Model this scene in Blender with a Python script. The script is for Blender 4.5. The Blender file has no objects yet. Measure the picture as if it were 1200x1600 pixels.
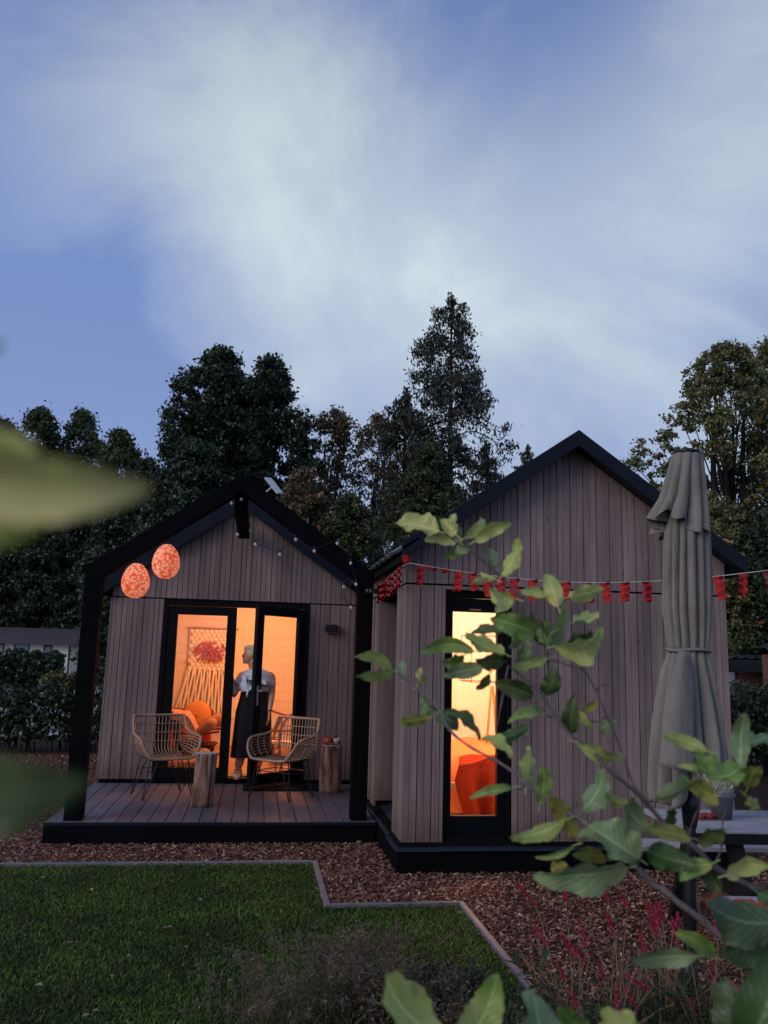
import bpy, bmesh, math, random
import numpy as np
from mathutils import Vector, Matrix
random.seed(7); RNG = np.random.default_rng(7)
C = bpy.context.scene.collection
SC = bpy.context.scene
R = math.radians

# ------------------------------------------------------------------ camera
CF, CPI, CRO, CYA, CH = 1281.5, .17299, .02833, .14698, 1.7
def cam_rows():
    cy, sy = math.cos(CYA), math.sin(CYA)
    f = np.array([sy*math.cos(CPI), cy*math.cos(CPI), math.sin(CPI)])
    r = np.array([cy, -sy, 0.]); u = np.cross(r, f)
    r2 = math.cos(CRO)*r+math.sin(CRO)*u; u2 = -math.sin(CRO)*r+math.cos(CRO)*u
    return r2, u2, f
CRr, CRu, CRf = cam_rows()
CP = np.array([0., 0., CH])
def ray(px, py):
    return CRr*((px-600)/CF) - CRu*((py-800)/CF) + CRf
def at(px, py, Y):
    d = ray(px, py); return Vector(CP + d*Y/d[1])
def ground(px, py, z=0.):
    d = ray(px, py); return Vector(CP + d*(z-CH)/d[2])
cd = bpy.data.cameras.new('camera'); cam = bpy.data.objects.new('camera', cd); C.objects.link(cam)
cam.matrix_world = Matrix(((CRr[0], CRu[0], -CRf[0], 0), (CRr[1], CRu[1], -CRf[1], 0), (CRr[2], CRu[2], -CRf[2], CH), (0, 0, 0, 1)))
cd.sensor_fit = 'HORIZONTAL'; cd.sensor_width = 36; cd.lens = CF/1200*36
cd.clip_start = .02; cd.clip_end = 1200
cd.dof.use_dof = True; cd.dof.focus_distance = 8.0; cd.dof.aperture_fstop = 9.5
SC.camera = cam

# ------------------------------------------------------------------ sky, sun, exposure
SUN_EL, SUN_RO = R(3), R(200)
w = bpy.data.worlds.new('World'); SC.world = w; w.use_nodes = True
nt = w.node_tree; nt.nodes.clear()
def N(nt, t, **k):
    n = nt.nodes.new(t)
    for a, b in k.items():
        if a in ('label_', ): continue
        try: setattr(n, a, b)
        except Exception: n.inputs[a].default_value = b
    return n
L = nt.links.new
out = N(nt, 'ShaderNodeOutputWorld'); bg = N(nt, 'ShaderNodeBackground'); L(bg.outputs[0], out.inputs[0])
sky = N(nt, 'ShaderNodeTexSky', sky_type='NISHITA'); sky.sun_disc = False; sky.sun_elevation = SUN_EL; sky.sun_rotation = SUN_RO
sky.air_density = 1.2; sky.ozone_density = 3.0; sky.dust_density = .4
tc = N(nt, 'ShaderNodeTexCoord')
mp = N(nt, 'ShaderNodeMapping'); L(tc.outputs['Generated'], mp.inputs[0]); mp.inputs['Scale'].default_value = (1., 1., 1.15); mp.inputs['Rotation'].default_value = (0, R(14), R(20)); mp.inputs['Location'].default_value = (.35, .2, .1)
n1 = N(nt, 'ShaderNodeTexNoise'); n1.inputs['Scale'].default_value = 2.3; n1.inputs['Detail'].default_value = 6; n1.inputs['Roughness'].default_value = .56; n1.inputs['Distortion'].default_value = .35
L(mp.outputs[0], n1.inputs[0])
cr = N(nt, 'ShaderNodeValToRGB'); cr.color_ramp.interpolation = 'EASE'
cr.color_ramp.elements[0].position = .40; cr.color_ramp.elements[0].color = (0, 0, 0, 1)
cr.color_ramp.elements[1].position = .66; cr.color_ramp.elements[1].color = (1, 1, 1, 1)
L(n1.outputs[0], cr.inputs[0])
# broad cloud banks: soft lobes round a few directions of the sky
def lobe(px, py, sharp, amp):
    d = ray(px, py); d = d/np.linalg.norm(d)
    dp = N(nt, 'ShaderNodeVectorMath', operation='DOT_PRODUCT'); dp.inputs[1].default_value = tuple(d); L(tc.outputs['Generated'], dp.inputs[0])
    m = N(nt, 'ShaderNodeMath', operation='SUBTRACT'); L(dp.outputs['Value'], m.inputs[0]); m.inputs[1].default_value = 1
    m2 = N(nt, 'ShaderNodeMath', operation='MULTIPLY'); L(m.outputs[0], m2.inputs[0]); m2.inputs[1].default_value = sharp
    m3 = N(nt, 'ShaderNodeMath', operation='EXPONENT'); L(m2.outputs[0], m3.inputs[0])
    m4 = N(nt, 'ShaderNodeMath', operation='MULTIPLY'); L(m3.outputs[0], m4.inputs[0]); m4.inputs[1].default_value = amp
    return m4.outputs[0]
acc = None
for a in ((480, 250, 40, .50), (640, 370, 28, .42), (1190, 200, 44, .48), (1000, 330, 44, .22), (560, 560, 22, .22), (180, 90, 60, .18), (730, 60, 40, -.55), (0, 330, 22, -.55), (1150, 520, 30, -.22), (880, 640, 30, .10), (300, 620, 40, -.10)):
    o = lobe(*a)
    if acc is None: acc = o
    else:
        s = N(nt, 'ShaderNodeMath', operation='ADD'); L(acc, s.inputs[0]); L(o, s.inputs[1]); acc = s.outputs[0]
ms = N(nt, 'ShaderNodeMath', operation='MULTIPLY_ADD'); L(cr.outputs[0], ms.inputs[0]); ms.inputs[1].default_value = .50; L(acc, ms.inputs[2]); ms.use_clamp = True
mixc = N(nt, 'ShaderNodeMixRGB'); L(ms.outputs[0], mixc.inputs[0]); mixc.inputs[1].default_value = (.165, .245, .50, 1); mixc.inputs[2].default_value = (.56, .645, .70, 1)
# darker towards the zenith, lavender near the horizon
sx = N(nt, 'ShaderNodeSeparateXYZ'); L(tc.outputs['Generated'], sx.inputs[0])
hr = N(nt, 'ShaderNodeMapRange'); L(sx.outputs['Z'], hr.inputs[0]); hr.inputs[1].default_value = .02; hr.inputs[2].default_value = .42; hr.inputs[3].default_value = .42; hr.inputs[4].default_value = 0
mixh = N(nt, 'ShaderNodeMixRGB'); L(hr.outputs[0], mixh.inputs[0]); L(mixc.outputs[0], mixh.inputs[1]); mixh.inputs[2].default_value = (.37, .435, .64, 1)
zr = N(nt, 'ShaderNodeMapRange'); L(sx.outputs['Z'], zr.inputs[0]); zr.inputs[1].default_value = .45; zr.inputs[2].default_value = .95; zr.inputs[3].default_value = 1.; zr.inputs[4].default_value = .62
mz = N(nt, 'ShaderNodeVectorMath', operation='SCALE'); L(mixh.outputs[0], mz.inputs[0]); L(zr.outputs[0], mz.inputs['Scale'])
sk = N(nt, 'ShaderNodeVectorMath', operation='SCALE'); L(sky.outputs[0], sk.inputs[0]); sk.inputs['Scale'].default_value = .05
addn = N(nt, 'ShaderNodeMixRGB'); addn.inputs[0].default_value = .12; L(mz.outputs[0], addn.inputs[1]); L(sk.outputs[0], addn.inputs[2])
L(addn.outputs[0], bg.inputs[0]); bg.inputs[1].default_value = 1.2
sl = bpy.data.lights.new('sun', 'SUN'); sl.energy = 1.15; sl.angle = R(35); sl.color = (1, .90, .86)
so = bpy.data.objects.new('sun', sl); C.objects.link(so)
so.rotation_euler = (R(66), 0, R(-60))      # low afterglow from behind the camera
SC.view_settings.view_transform = 'Standard'; SC.view_settings.look = 'None'; SC.view_settings.gamma = 1; SC.view_settings.use_curve_mapping = False
SC.view_settings.exposure = 0.08
SC.render.engine = 'CYCLES'
SC.cycles.use_denoising = True
SC.cycles.max_bounces = 7; SC.cycles.diffuse_bounces = 3; SC.cycles.glossy_bounces = 3; SC.cycles.transmission_bounces = 5; SC.cycles.transparent_max_bounces = 6
SC.cycles.sample_clamp_indirect = 4; SC.cycles.caustics_reflective = False; SC.cycles.caustics_refractive = False

# ------------------------------------------------------------------ helpers
def tag(o, label=None, cat=None, group=None, kind=None):
    if label: o['label'] = label
    if cat: o['category'] = cat
    if group: o['group'] = group
    if kind: o['kind'] = kind
    return o
def empty(name, loc, label, cat, group=None, rz=0):
    o = bpy.data.objects.new(name, None); C.objects.link(o); o.location = loc; o.rotation_euler = (0, 0, rz); o.empty_display_size = .2
    return tag(o, label, cat, group)
def link(name, me, mat, parent=None, smooth=False):
    if mat is not None:
        for m in (mat if isinstance(mat, (list, tuple)) else [mat]): me.materials.append(m)
    if smooth: me.polygons.foreach_set('use_smooth', [True]*len(me.polygons))
    o = bpy.data.objects.new(name, me); C.objects.link(o)
    if parent is not None: o.parent = parent; world_parent(o, parent)
    return o
INV = {}
def world_parent(o, p):
    """geometry is written in world coordinates: cancel the parents' transforms"""
    m = Matrix.Identity(4); q = p; chain = []
    while q is not None: chain.append(q); q = q.parent
    for q in reversed(chain):
        m = m @ q.matrix_parent_inverse @ q.matrix_basis
    o.matrix_parent_inverse = m.inverted()
class MB:
    def __init__(s): s.v = []; s.f = []
    def add(s, vs, fs):
        b = len(s.v); s.v += [tuple(v) for v in vs]; s.f += [tuple(i+b for i in f) for f in fs]; return s
    def box(s, x0, x1, y0, y1, z0, z1):
        return s.add([(x0,y0,z0),(x1,y0,z0),(x1,y1,z0),(x0,y1,z0),(x0,y0,z1),(x1,y0,z1),(x1,y1,z1),(x0,y1,z1)],
                     [(0,3,2,1),(4,5,6,7),(0,1,5,4),(1,2,6,5),(2,3,7,6),(3,0,4,7)])
    def obox(s, c, X, Y, Z):
        c, X, Y, Z = map(Vector, (c, X, Y, Z)); vs = []
        for a, b, d in ((-1,-1,-1),(1,-1,-1),(1,1,-1),(-1,1,-1),(-1,-1,1),(1,-1,1),(1,1,1),(-1,1,1)): vs.append(c+X*a+Y*b+Z*d)
        return s.add(vs, [(0,3,2,1),(4,5,6,7),(0,1,5,4),(1,2,6,5),(2,3,7,6),(3,0,4,7)])
    def bar(s, p, q, w, d, up=(0,0,1)):
        p, q = Vector(p), Vector(q); z = (q-p); l = z.length; z.normalize(); x = z.cross(Vector(up))
        if x.length < 1e-4: x = Vector((1,0,0))
        x.normalize(); y = z.cross(x)
        return s.obox((p+q)/2, x*w/2, y*d/2, z*l/2)
    def prism(s, prof, y0, y1):
        """xz profile (counter-clockwise seen from -Y) extruded along Y"""
        n = len(prof); vs = [(x, y0, z) for x, z in prof]+[(x, y1, z) for x, z in prof]
        fs = [tuple(range(n)), tuple(range(2*n-1, n-1, -1))]+[(i, i+n, (i+1) % n+n, (i+1) % n) for i in range(n)]
        return s.add(vs, fs)
    def tube(s, path, rad, n=6, closed=False, cap=True):
        P = [Vector(p) for p in path]; m = len(P)
        if not hasattr(rad, '__len__'): rad = [rad]*m
        ref = None; rings = []
        for i in range(m):
            a = P[(i-1) % m] if (closed or i > 0) else P[i]; b = P[(i+1) % m] if (closed or i < m-1) else P[i]
            t = b-a
            if t.length < 1e-9: t = Vector((0,0,1))
            t.normalize()
            if ref is None:
                ref = t.orthogonal().normalized()
            ref = ref - t*ref.dot(t)
            if ref.length < 1e-6: ref = t.orthogonal()
            ref.normalize(); bi = t.cross(ref)
            rings.append([P[i]+(ref*math.cos(2*math.pi*k/n)+bi*math.sin(2*math.pi*k/n))*rad[i] for k in range(n)])
        vs = [v for r_ in rings for v in r_]; fs = []
        for i in range(m if closed else m-1):
            j = (i+1) % m
            for k in range(n): fs.append((i*n+k, i*n+(k+1) % n, j*n+(k+1) % n, j*n+k))
        if cap and not closed: fs.append(tuple(range(n-1, -1, -1))); fs.append(tuple((m-1)*n+k for k in range(n)))
        return s.add(vs, fs)
    def loft(s, rings, cap=True):
        n = len(rings[0]); vs = [v for r_ in rings for v in r_]; fs = []
        for i in range(len(rings)-1):
            for k in range(n): fs.append((i*n+k, i*n+(k+1) % n, (i+1)*n+(k+1) % n, (i+1)*n+k))
        if cap: fs.append(tuple(range(n-1, -1, -1))); fs.append(tuple((len(rings)-1)*n+k for k in range(n)))
        return s.add(vs, fs)
    def ball(s, c, r, nu=10, nv=7, sc=(1,1,1)):
        c = Vector(c); rings = []
        for j in range(1, nv):
            a = math.pi*j/nv; rings.append([c+Vector((r*sc[0]*math.sin(a)*math.cos(2*math.pi*k/nu), r*sc[1]*math.sin(a)*math.sin(2*math.pi*k/nu), -r*sc[2]*math.cos(a))) for k in range(nu)])
        b = len(s.v); s.loft(rings, cap=False); e = len(s.v)
        s.v.append(tuple(c-Vector((0,0,r*sc[2])))); s.v.append(tuple(c+Vector((0,0,r*sc[2]))))
        for k in range(nu): s.f.append((b+(k+1) % nu, b+k, e)); s.f.append((e-nu+k, e-nu+(k+1) % nu, e+1))
        return s
    def mesh(s, name):
        me = bpy.data.meshes.new(name); me.from_pydata(s.v, [], s.f); me.update(); return me
    def build(s, name, mat, parent=None, smooth=False):
        return link(name, s.mesh(name), mat, parent, smooth)
def np_mesh(name, V, F, mat, parent=None, smooth=False):
    """V (n,3), F (m,k) arrays"""
    V = np.asarray(V, np.float32); F = np.asarray(F, np.int32); k = F.shape[1]
    me = bpy.data.meshes.new(name); me.vertices.add(len(V)); me.vertices.foreach_set('co', V.ravel())
    me.loops.add(F.size); me.loops.foreach_set('vertex_index', F.ravel())
    me.polygons.add(len(F)); me.polygons.foreach_set('loop_start', np.arange(0, F.size, k, dtype=np.int32))
    me.update(calc_edges=True)
    return link(name, me, mat, parent, smooth)
def bevel(o, wd=.004, seg=1):
    m = o.modifiers.new('bevel', 'BEVEL'); m.width = wd; m.segments = seg; m.limit_method = 'ANGLE'; return o
def spline(pts, n):
    """Catmull-Rom through pts"""
    P = [Vector(p) for p in pts]; P = [P[0]*2-P[1]]+P+[P[-1]*2-P[-2]]; o = []
    for i in range(1, len(P)-2):
        for k in range(n):
            t = k/n; a, b, c, d = P[i-1], P[i], P[i+1], P[i+2]
            o.append(.5*((2*b)+(c-a)*t+(2*a-5*b+4*c-d)*t*t+(3*b-a-3*c+d)*t**3))
    o.append(P[-2]); return o

# ------------------------------------------------------------------ materials
def mat(name):
    m = bpy.data.materials.new(name); m.use_nodes = True; t = m.node_tree; b = t.nodes['Principled BSDF']; return m, t, b
def ramp(t, src, stops, interp='LINEAR'):
    c = t.nodes.new('ShaderNodeValToRGB'); c.color_ramp.interpolation = interp
    while len(c.color_ramp.elements) > 2: c.color_ramp.elements.remove(c.color_ramp.elements[-1])
    e = c.color_ramp.elements
    e[0].position = stops[0][0]; e[0].color = (*stops[0][1], 1); e[1].position = stops[-1][0]; e[1].color = (*stops[-1][1], 1)
    for p, col in stops[1:-1]:
        x = e.new(p); x.color = (*col, 1)
    t.links.new(src, c.inputs[0]); return c.outputs[0]
def noise(t, scale, detail=3, rough=.5, vec=None, sc=None, rot=None, w4=None, dist=0):
    n = t.nodes.new('ShaderNodeTexNoise'); n.inputs['Scale'].default_value = scale; n.inputs['Detail'].default_value = detail; n.inputs['Roughness'].default_value = rough; n.inputs['Distortion'].default_value = dist
    co = t.nodes.new('ShaderNodeTexCoord'); m = t.nodes.new('ShaderNodeMapping')
    t.links.new(co.outputs[vec or 'Object'], m.inputs[0])
    if sc: m.inputs['Scale'].default_value = sc
    if rot: m.inputs['Rotation'].default_value = rot
    if w4 is not None:
        ad = t.nodes.new('ShaderNodeVectorMath'); ad.operation = 'ADD'; mu = t.nodes.new('ShaderNodeVectorMath'); mu.operation = 'SCALE'; mu.inputs[0].default_value = (13.1, 7.7, 5.3); t.links.new(w4, mu.inputs['Scale'])
        t.links.new(m.outputs[0], ad.inputs[0]); t.links.new(mu.outputs[0], ad.inputs[1]); t.links.new(ad.outputs[0], n.inputs[0])
    else: t.links.new(m.outputs[0], n.inputs[0])
    return n.outputs[0]
def bump(t, b, src, strength=.3, dist=.01):
    n = t.nodes.new('ShaderNodeBump'); n.inputs['Strength'].default_value = strength; n.inputs['Distance'].default_value = dist
    t.links.new(src, n.inputs['Height']); t.links.new(n.outputs[0], b.inputs['Normal'])
def mul(t, a, b_, fac=1.):
    m = t.nodes.new('ShaderNodeMixRGB'); m.blend_type = 'MULTIPLY'; m.inputs[0].default_value = fac
    for k, x in ((1, a), (2, b_)):
        if isinstance(x, tuple): m.inputs[k].default_value = (*x, 1)
        else: t.links.new(x, m.inputs[k])
    return m.outputs[0]
def plain(name, col, rough=.6, spec=.5, metal=0, var=.15, vscale=8, bmp=0, bscale=60, emit=None, estr=0):
    m, t, b = mat(name)
    n = noise(t, vscale, 4, .6)
    c = ramp(t, n, [(.3, tuple(x*(1-var) for x in col)), (.7, tuple(min(1, x*(1+var)) for x in col))])
    t.links.new(c, b.inputs['Base Color']); b.inputs['Roughness'].default_value = rough; b.inputs['Specular IOR Level'].default_value = spec; b.inputs['Metallic'].default_value = metal
    if bmp: bump(t, b, noise(t, bscale, 3), bmp, .005)
    if emit: b.inputs['Emission Color'].default_value = (*emit, 1); b.inputs['Emission Strength'].default_value = estr
    return m
def wood(name, dark, light, grain=(30, 30, 1.2), rough=.75, obj_var=.25, knots=True, bm=.25, spec=.3, kd=.45, dirt=False):
    m, t, b = mat(name)
    oi = t.nodes.new('ShaderNodeObjectInfo')
    n = noise(t, 1.6, 6, .62, sc=grain, w4=oi.outputs['Random'], dist=.3)
    c = ramp(t, n, [(.25, dark), (.75, light)])
    n2 = noise(t, 1.3, 3, .6, sc=(1.5, 1.5, .8)); c = mul(t, c, ramp(t, n2, [(.3, (.78,)*3), (.7, (1.1, 1.08, 1.05))]))
    r = ramp(t, oi.outputs['Random'], [(0, (1-obj_var,)*3), (1, (1+obj_var*.6,)*3)]); c = mul(t, c, r)
    if knots:
        v = t.nodes.new('ShaderNodeTexVoronoi'); v.inputs['Scale'].default_value = 5; co = t.nodes.new('ShaderNodeTexCoord'); mp_ = t.nodes.new('ShaderNodeMapping'); mp_.inputs['Scale'].default_value = (1.6, 1.6, .62) if grain[2] < 5 else (1.6, .62, 1.6)
        t.links.new(co.outputs['Object'], mp_.inputs[0]); t.links.new(mp_.outputs[0], v.inputs[0])
        k = ramp(t, v.outputs['Distance'], [(0, (kd,)*3), (.05, (kd+.1,)*3), (.10, (1, 1, 1))]); c = mul(t, c, k)
        v2 = t.nodes.new('ShaderNodeTexVoronoi'); v2.inputs['Scale'].default_value = 13; t.links.new(co.outputs['Object'], v2.inputs[0])
        k2 = ramp(t, v2.outputs['Distance'], [(0, (1.9,)*3), (.05, (1.6,)*3), (.075, (1, 1, 1))]); c = mul(t, c, k2)
    if dirt:
        co2 = t.nodes.new('ShaderNodeTexCoord'); sz = t.nodes.new('ShaderNodeSeparateXYZ'); t.links.new(co2.outputs['Object'], sz.inputs[0]); nd = noise(t, 2.2, 5, .7)
        ma = t.nodes.new('ShaderNodeMath'); ma.operation = 'MULTIPLY_ADD'; t.links.new(nd, ma.inputs[0]); ma.inputs[1].default_value = -.55; t.links.new(sz.outputs['Z'], ma.inputs[2])
        c = mul(t, c, ramp(t, ma.outputs[0], [(0.0, (.70, .66, .60)), (.18, (.92, .91, .88)), (.35, (1, 1, 1))]))
        st = noise(t, 1.1, 5, .65, sc=(9, 9, .35)); c = mul(t, c, ramp(t, st, [(.36, (.74, .74, .75)), (.52, (1, 1, 1)), (.72, (1.14, 1.12, 1.10))]))
    t.links.new(c, b.inputs['Base Color']); b.inputs['Roughness'].default_value = rough; b.inputs['Specular IOR Level'].default_value = spec
    bump(t, b, n, bm, .004)
    return m
def leafmat(name, stops, rough=.5, trans=.35, spec=.35, vary=0):
    m, t, b = mat(name)
    g = t.nodes.new('ShaderNodeNewGeometry')
    c = ramp(t, g.outputs['Random Per Island'], stops)
    if vary: c = mul(t, c, ramp(t, noise(t, vary, 4, .6), [(.35, (.62, .60, .60)), (.66, (1.25, 1.2, 1.1))]))
    t.links.new(c, b.inputs['Base Color']); b.inputs['Roughness'].default_value = rough; b.inputs['Specular IOR Level'].default_value = spec
    if trans:
        tr = t.nodes.new('ShaderNodeBsdfTranslucent'); t.links.new(c, tr.inputs[0]); mx = t.nodes.new('ShaderNodeMixShader'); mx.inputs[0].default_value = trans
        o = t.nodes['Material Output']; t.links.new(b.outputs[0], mx.inputs[1]); t.links.new(tr.outputs[0], mx.inputs[2]); t.links.new(mx.outputs[0], o.inputs[0])
    return m
def glassmat(name, tint=(1, 1, 1), refl=.10):
    m, t, b = mat(name); t.nodes.remove(b)
    tr = t.nodes.new('ShaderNodeBsdfTransparent'); tr.inputs[0].default_value = (*tint, 1); gl = t.nodes.new('ShaderNodeBsdfGlossy'); gl.inputs['Roughness'].default_value = .01
    lw = t.nodes.new('ShaderNodeLayerWeight'); pw = t.nodes.new('ShaderNodeMath'); pw.operation = 'POWER'; pw.inputs[1].default_value = 5; t.links.new(lw.outputs['Facing'], pw.inputs[0]); lw.inputs[0].default_value = .5
    fr = t.nodes.new('ShaderNodeMath'); fr.operation = 'MULTIPLY_ADD'; fr.inputs[1].default_value = .9; fr.inputs[2].default_value = .03; t.links.new(pw.outputs[0], fr.inputs[0])
    mx = t.nodes.new('ShaderNodeMixShader'); t.links.new(fr.outputs[0], mx.inputs[0]); t.links.new(tr.outputs[0], mx.inputs[1]); t.links.new(gl.outputs[0], mx.inputs[2])
    t.links.new(mx.outputs[0], t.nodes['Material Output'].inputs[0]); return m

M = {}
M['board'] = wood('stained_board', (.200, .148, .140), (.330, .250, .236), (34, 34, 1.3), obj_var=.14, dirt=True, kd=.38)
M['board_side'] = M['board']
M['black_timber'] = wood('black_painted_timber', (.0028, .0032, .0042), (.006, .0065, .009), (1.2, 1.2, 20), rough=.85, obj_var=.1, knots=False, bm=.3, spec=.05)
M['fascia'] = wood('dark_blue_painted_board', (.007, .010, .018), (.013, .018, .031), (2, 8, 8), rough=.5, obj_var=.1, knots=False, bm=.2, spec=.14)
M['frame'] = plain('black_door_frame', (.0045, .005, .0065), .45, .12, var=.1)
M['sill'] = plain('blue_black_metal_sill', (.022, .032, .055), .35, .5, var=.15)
M['deck'] = wood('grey_deck_board', (.098, .088, .112), (.160, .145, .178), (30, 1.4, 30), rough=.6, obj_var=.25, knots=False, bm=.35, spec=.4)
M['gap'] = plain('gap_dark', (.006, .006, .007), .9, .1)
M['roof'] = plain('dark_roof_sheet', (.018, .021, .03), .55, .4, bmp=.3)
M['tile'] = plain('slate_blue_roof_tile', (.035, .042, .062), .35, .5, bmp=.2)
M['lining'] = plain('painted_lining', (.78, .74, .68), .6, .3, var=.04, vscale=3)
M['lining2'] = plain('cream_wall', (.86, .82, .74), .6, .3, var=.03, vscale=3)
M['floor_in'] = wood('indoor_floorboard', (.36, .22, .12), (.52, .34, .20), (2, 30, 30), knots=False)
M['glass'] = glassmat('window_glass')
M['steel'] = plain('brushed_steel', (.55, .55, .58), .3, .5, metal=.9)
M['blackmetal'] = plain('black_metal', (.012, .012, .014), .4, .4)
M['rattan'] = wood('rattan_cane', (.34, .19, .12), (.52, .33, .23), (6, 6, 6), rough=.45, obj_var=.08, knots=False, bm=.2, spec=.4)
M['edging'] = plain('grey_edging', (.15, .15, .18), .55, .4, var=.2, bmp=.2)
M['ground'] = plain('soil', (.035, .030, .020), .95, .1, var=.5, vscale=3, bmp=.6, bscale=40)
M['mulch'] = plain('mulch_bed', (.070, .038, .030), .95, .1, var=.6, vscale=45, bmp=1., bscale=90)
M['turf'] = plain('turf', (.012, .018, .007), .95, .1, var=.5, vscale=12, bmp=1., bscale=90)
M['road'] = plain('pale_gravel', (.34, .36, .42), .9, .2, var=.2, vscale=5)
M['chips'] = leafmat('wood_chip', [(0, (.05, .020, .014)), (.35, (.17, .074, .050)), (.75, (.30, .145, .10)), (.95, (.45, .27, .20)), (1, (.60, .44, .34))], .85, 0, .2)
M['grass'] = leafmat('grass_blade', [(0, (.022, .055, .012)), (.45, (.064, .150, .026)), (.8, (.135, .255, .050)), (.95, (.24, .31, .085)), (1, (.34, .30, .16))], .55, .25, .25, 1.6)
M['bark'] = wood('grey_bark', (.03, .024, .02), (.075, .06, .05), (14, 14, 2.5), rough=.9, knots=False, bm=1.)
M['twig'] = wood('apple_twig', (.10, .075, .078), (.20, .155, .165), (30, 30, 8), rough=.6, knots=False, bm=.4)

# ------------------------------------------------------------------ ground
def sheet(name, x0, x1, y0, y1, z, m, kind='structure'):
    o = MB().add([(x0,y0,z),(x1,y0,z),(x1,y1,z),(x0,y1,z)], [(0,1,2,3)]).build(name, m); return tag(o, kind=kind)
sheet('ground', -400, 400, -150, 600, -.02, M['ground'])
E1X, E2X, EY1, EY2 = .565, 1.50, 7.12, 5.935
mb = MB()
def poly(ps, z): mb.add([(x, y, z) for x, y in ps], [tuple(range(len(ps)))])
poly([(-9, EY1), (-9, 15), (7.5, 15), (7.5, .6), (E2X, .6), (E2X, EY2), (E1X, EY2), (E1X, EY1)], 0.)
tag(mb.build('wood_chip_path', M['mulch']), kind='structure')
mb = MB(); poly([(-9, .6), (E2X, .6), (E2X, EY2), (E1X, EY2), (E1X, EY1), (-9, EY1)], 0.002)
tag(mb.build('lawn', M['turf']), kind='structure')
sheet('road', -60, 60, 17, 41, .004, M['road'])

def flakes(n, area_fn, ln, wd, z, zs, tilt):
    """bent quads lying about"""
    P = area_fn(n); n = len(P)
    a = RNG.uniform(0, 2*np.pi, n); l = ln*RNG.uniform(.5, 1.5, n); w_ = wd*RNG.uniform(.5, 1.4, n)
    ex = np.stack([np.cos(a), np.sin(a), RNG.normal(0, tilt, n)], 1); ey = np.stack([-np.sin(a), np.cos(a), RNG.normal(0, tilt, n)], 1)
    c = np.stack([P[:, 0], P[:, 1], z+RNG.uniform(0, zs, n)], 1); h = np.zeros((n, 3)); h[:, 2] = w_*.35
    V = np.stack([c-ex*l[:, None]/2-ey*w_[:, None]/2, c+ex*l[:, None]/2-ey*w_[:, None]*.4, c+ex*l[:, None]*.55+ey*w_[:, None]/2+h, c-ex*l[:, None]/2+ey*w_[:, None]*.6+h, c+h*2.2, ], 1).reshape(-1, 3)
    i = np.arange(n)*5
    F = np.concatenate([np.stack([i, i+1, i+4], 1), np.stack([i+1, i+2, i+4], 1), np.stack([i+2, i+3, i+4], 1), np.stack([i+3, i, i+4], 1)])
    return V, F
def mulch_pts(n):
    x = RNG.uniform(-4.5, 5.5, n); y = RNG.uniform(2.4, 14., n)
    e_ = np.abs(RNG.normal(0, .025, n)); lawn = ((x < E1X-e_) & (y < EY1-e_)) | ((x < E2X-e_) & (y < EY2-e_))
    hut = ((x > -1.74) & (x < 1.2) & (y > 7.82)) | ((x > 1.18) & (x < 4.15) & (y > 6.74))
    far = (y > 8.2) & (RNG.random(n) < .5)
    k = ~(lawn | hut | far); return np.stack([x[k], y[k]], 1)
V, F = flakes(300000, mulch_pts, .024, .009, .004, .016, .35)
tag(np_mesh('wood_chips', V, F, M['chips']), kind='stuff')

def blades(P, h, wd, lean, name, m, parent=None):
    n = len(P); a = RNG.uniform(0, 2*np.pi, n); hh = h*RNG.uniform(.45, 1.25, n); b = RNG.uniform(0, 2*np.pi, n); ln = lean*hh*RNG.uniform(.2, 1.4, n)
    sx = np.stack([np.cos(a), np.sin(a), 0*a], 1)*(wd*RNG.uniform(.6, 1.3, n)/2)[:, None]
    ld = np.stack([np.cos(b)*ln, np.sin(b)*ln, 0*b], 1)
    m1 = P+ld*.3; m1[:, 2] += hh*.55; t = P+ld; t[:, 2] += hh*np.sqrt(np.clip(1-lean**2*.5, .2, 1))
    V = np.stack([P-sx, P+sx, m1+sx*.8, m1-sx*.8, t], 1).reshape(-1, 3); i = np.arange(n)*5
    F = np.concatenate([np.stack([i, i+1, i+2], 1), np.stack([i, i+2, i+3], 1), np.stack([i+3, i+2, i+4], 1)])
    return np_mesh(name, V, F, m, parent)
def lawn_pts(n, x0, x1, y0, y1):
    x = RNG.uniform(x0, x1, n); y = RNG.uniform(y0, y1, n)
    k = ((x < E1X-.03) & (y < EY1-.03)) | ((x < E2X-.03) & (y < EY2-.03)); x, y = x[k], y[k]
    # slightly patchy
    d = .5+.5*np.sin(x*5.1+1.3*np.sin(y*3.7))*np.sin(y*4.3+1.1*np.sin(x*2.9)); k = RNG.random(len(x)) < .72+.28*d
    return np.stack([x[k], y[k], np.full(k.sum(), .003)], 1)
P = np.concatenate([lawn_pts(150000, -2.2, 1.5, 3.2, 7.12), lawn_pts(40000, -5, -2.2, 2.4, 7.12), lawn_pts(18000, -2.2, 1.5, 1.6, 3.2)])
tag(blades(P, .027, .0044, 1.1, 'grass', M['grass']), kind='stuff')

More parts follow.
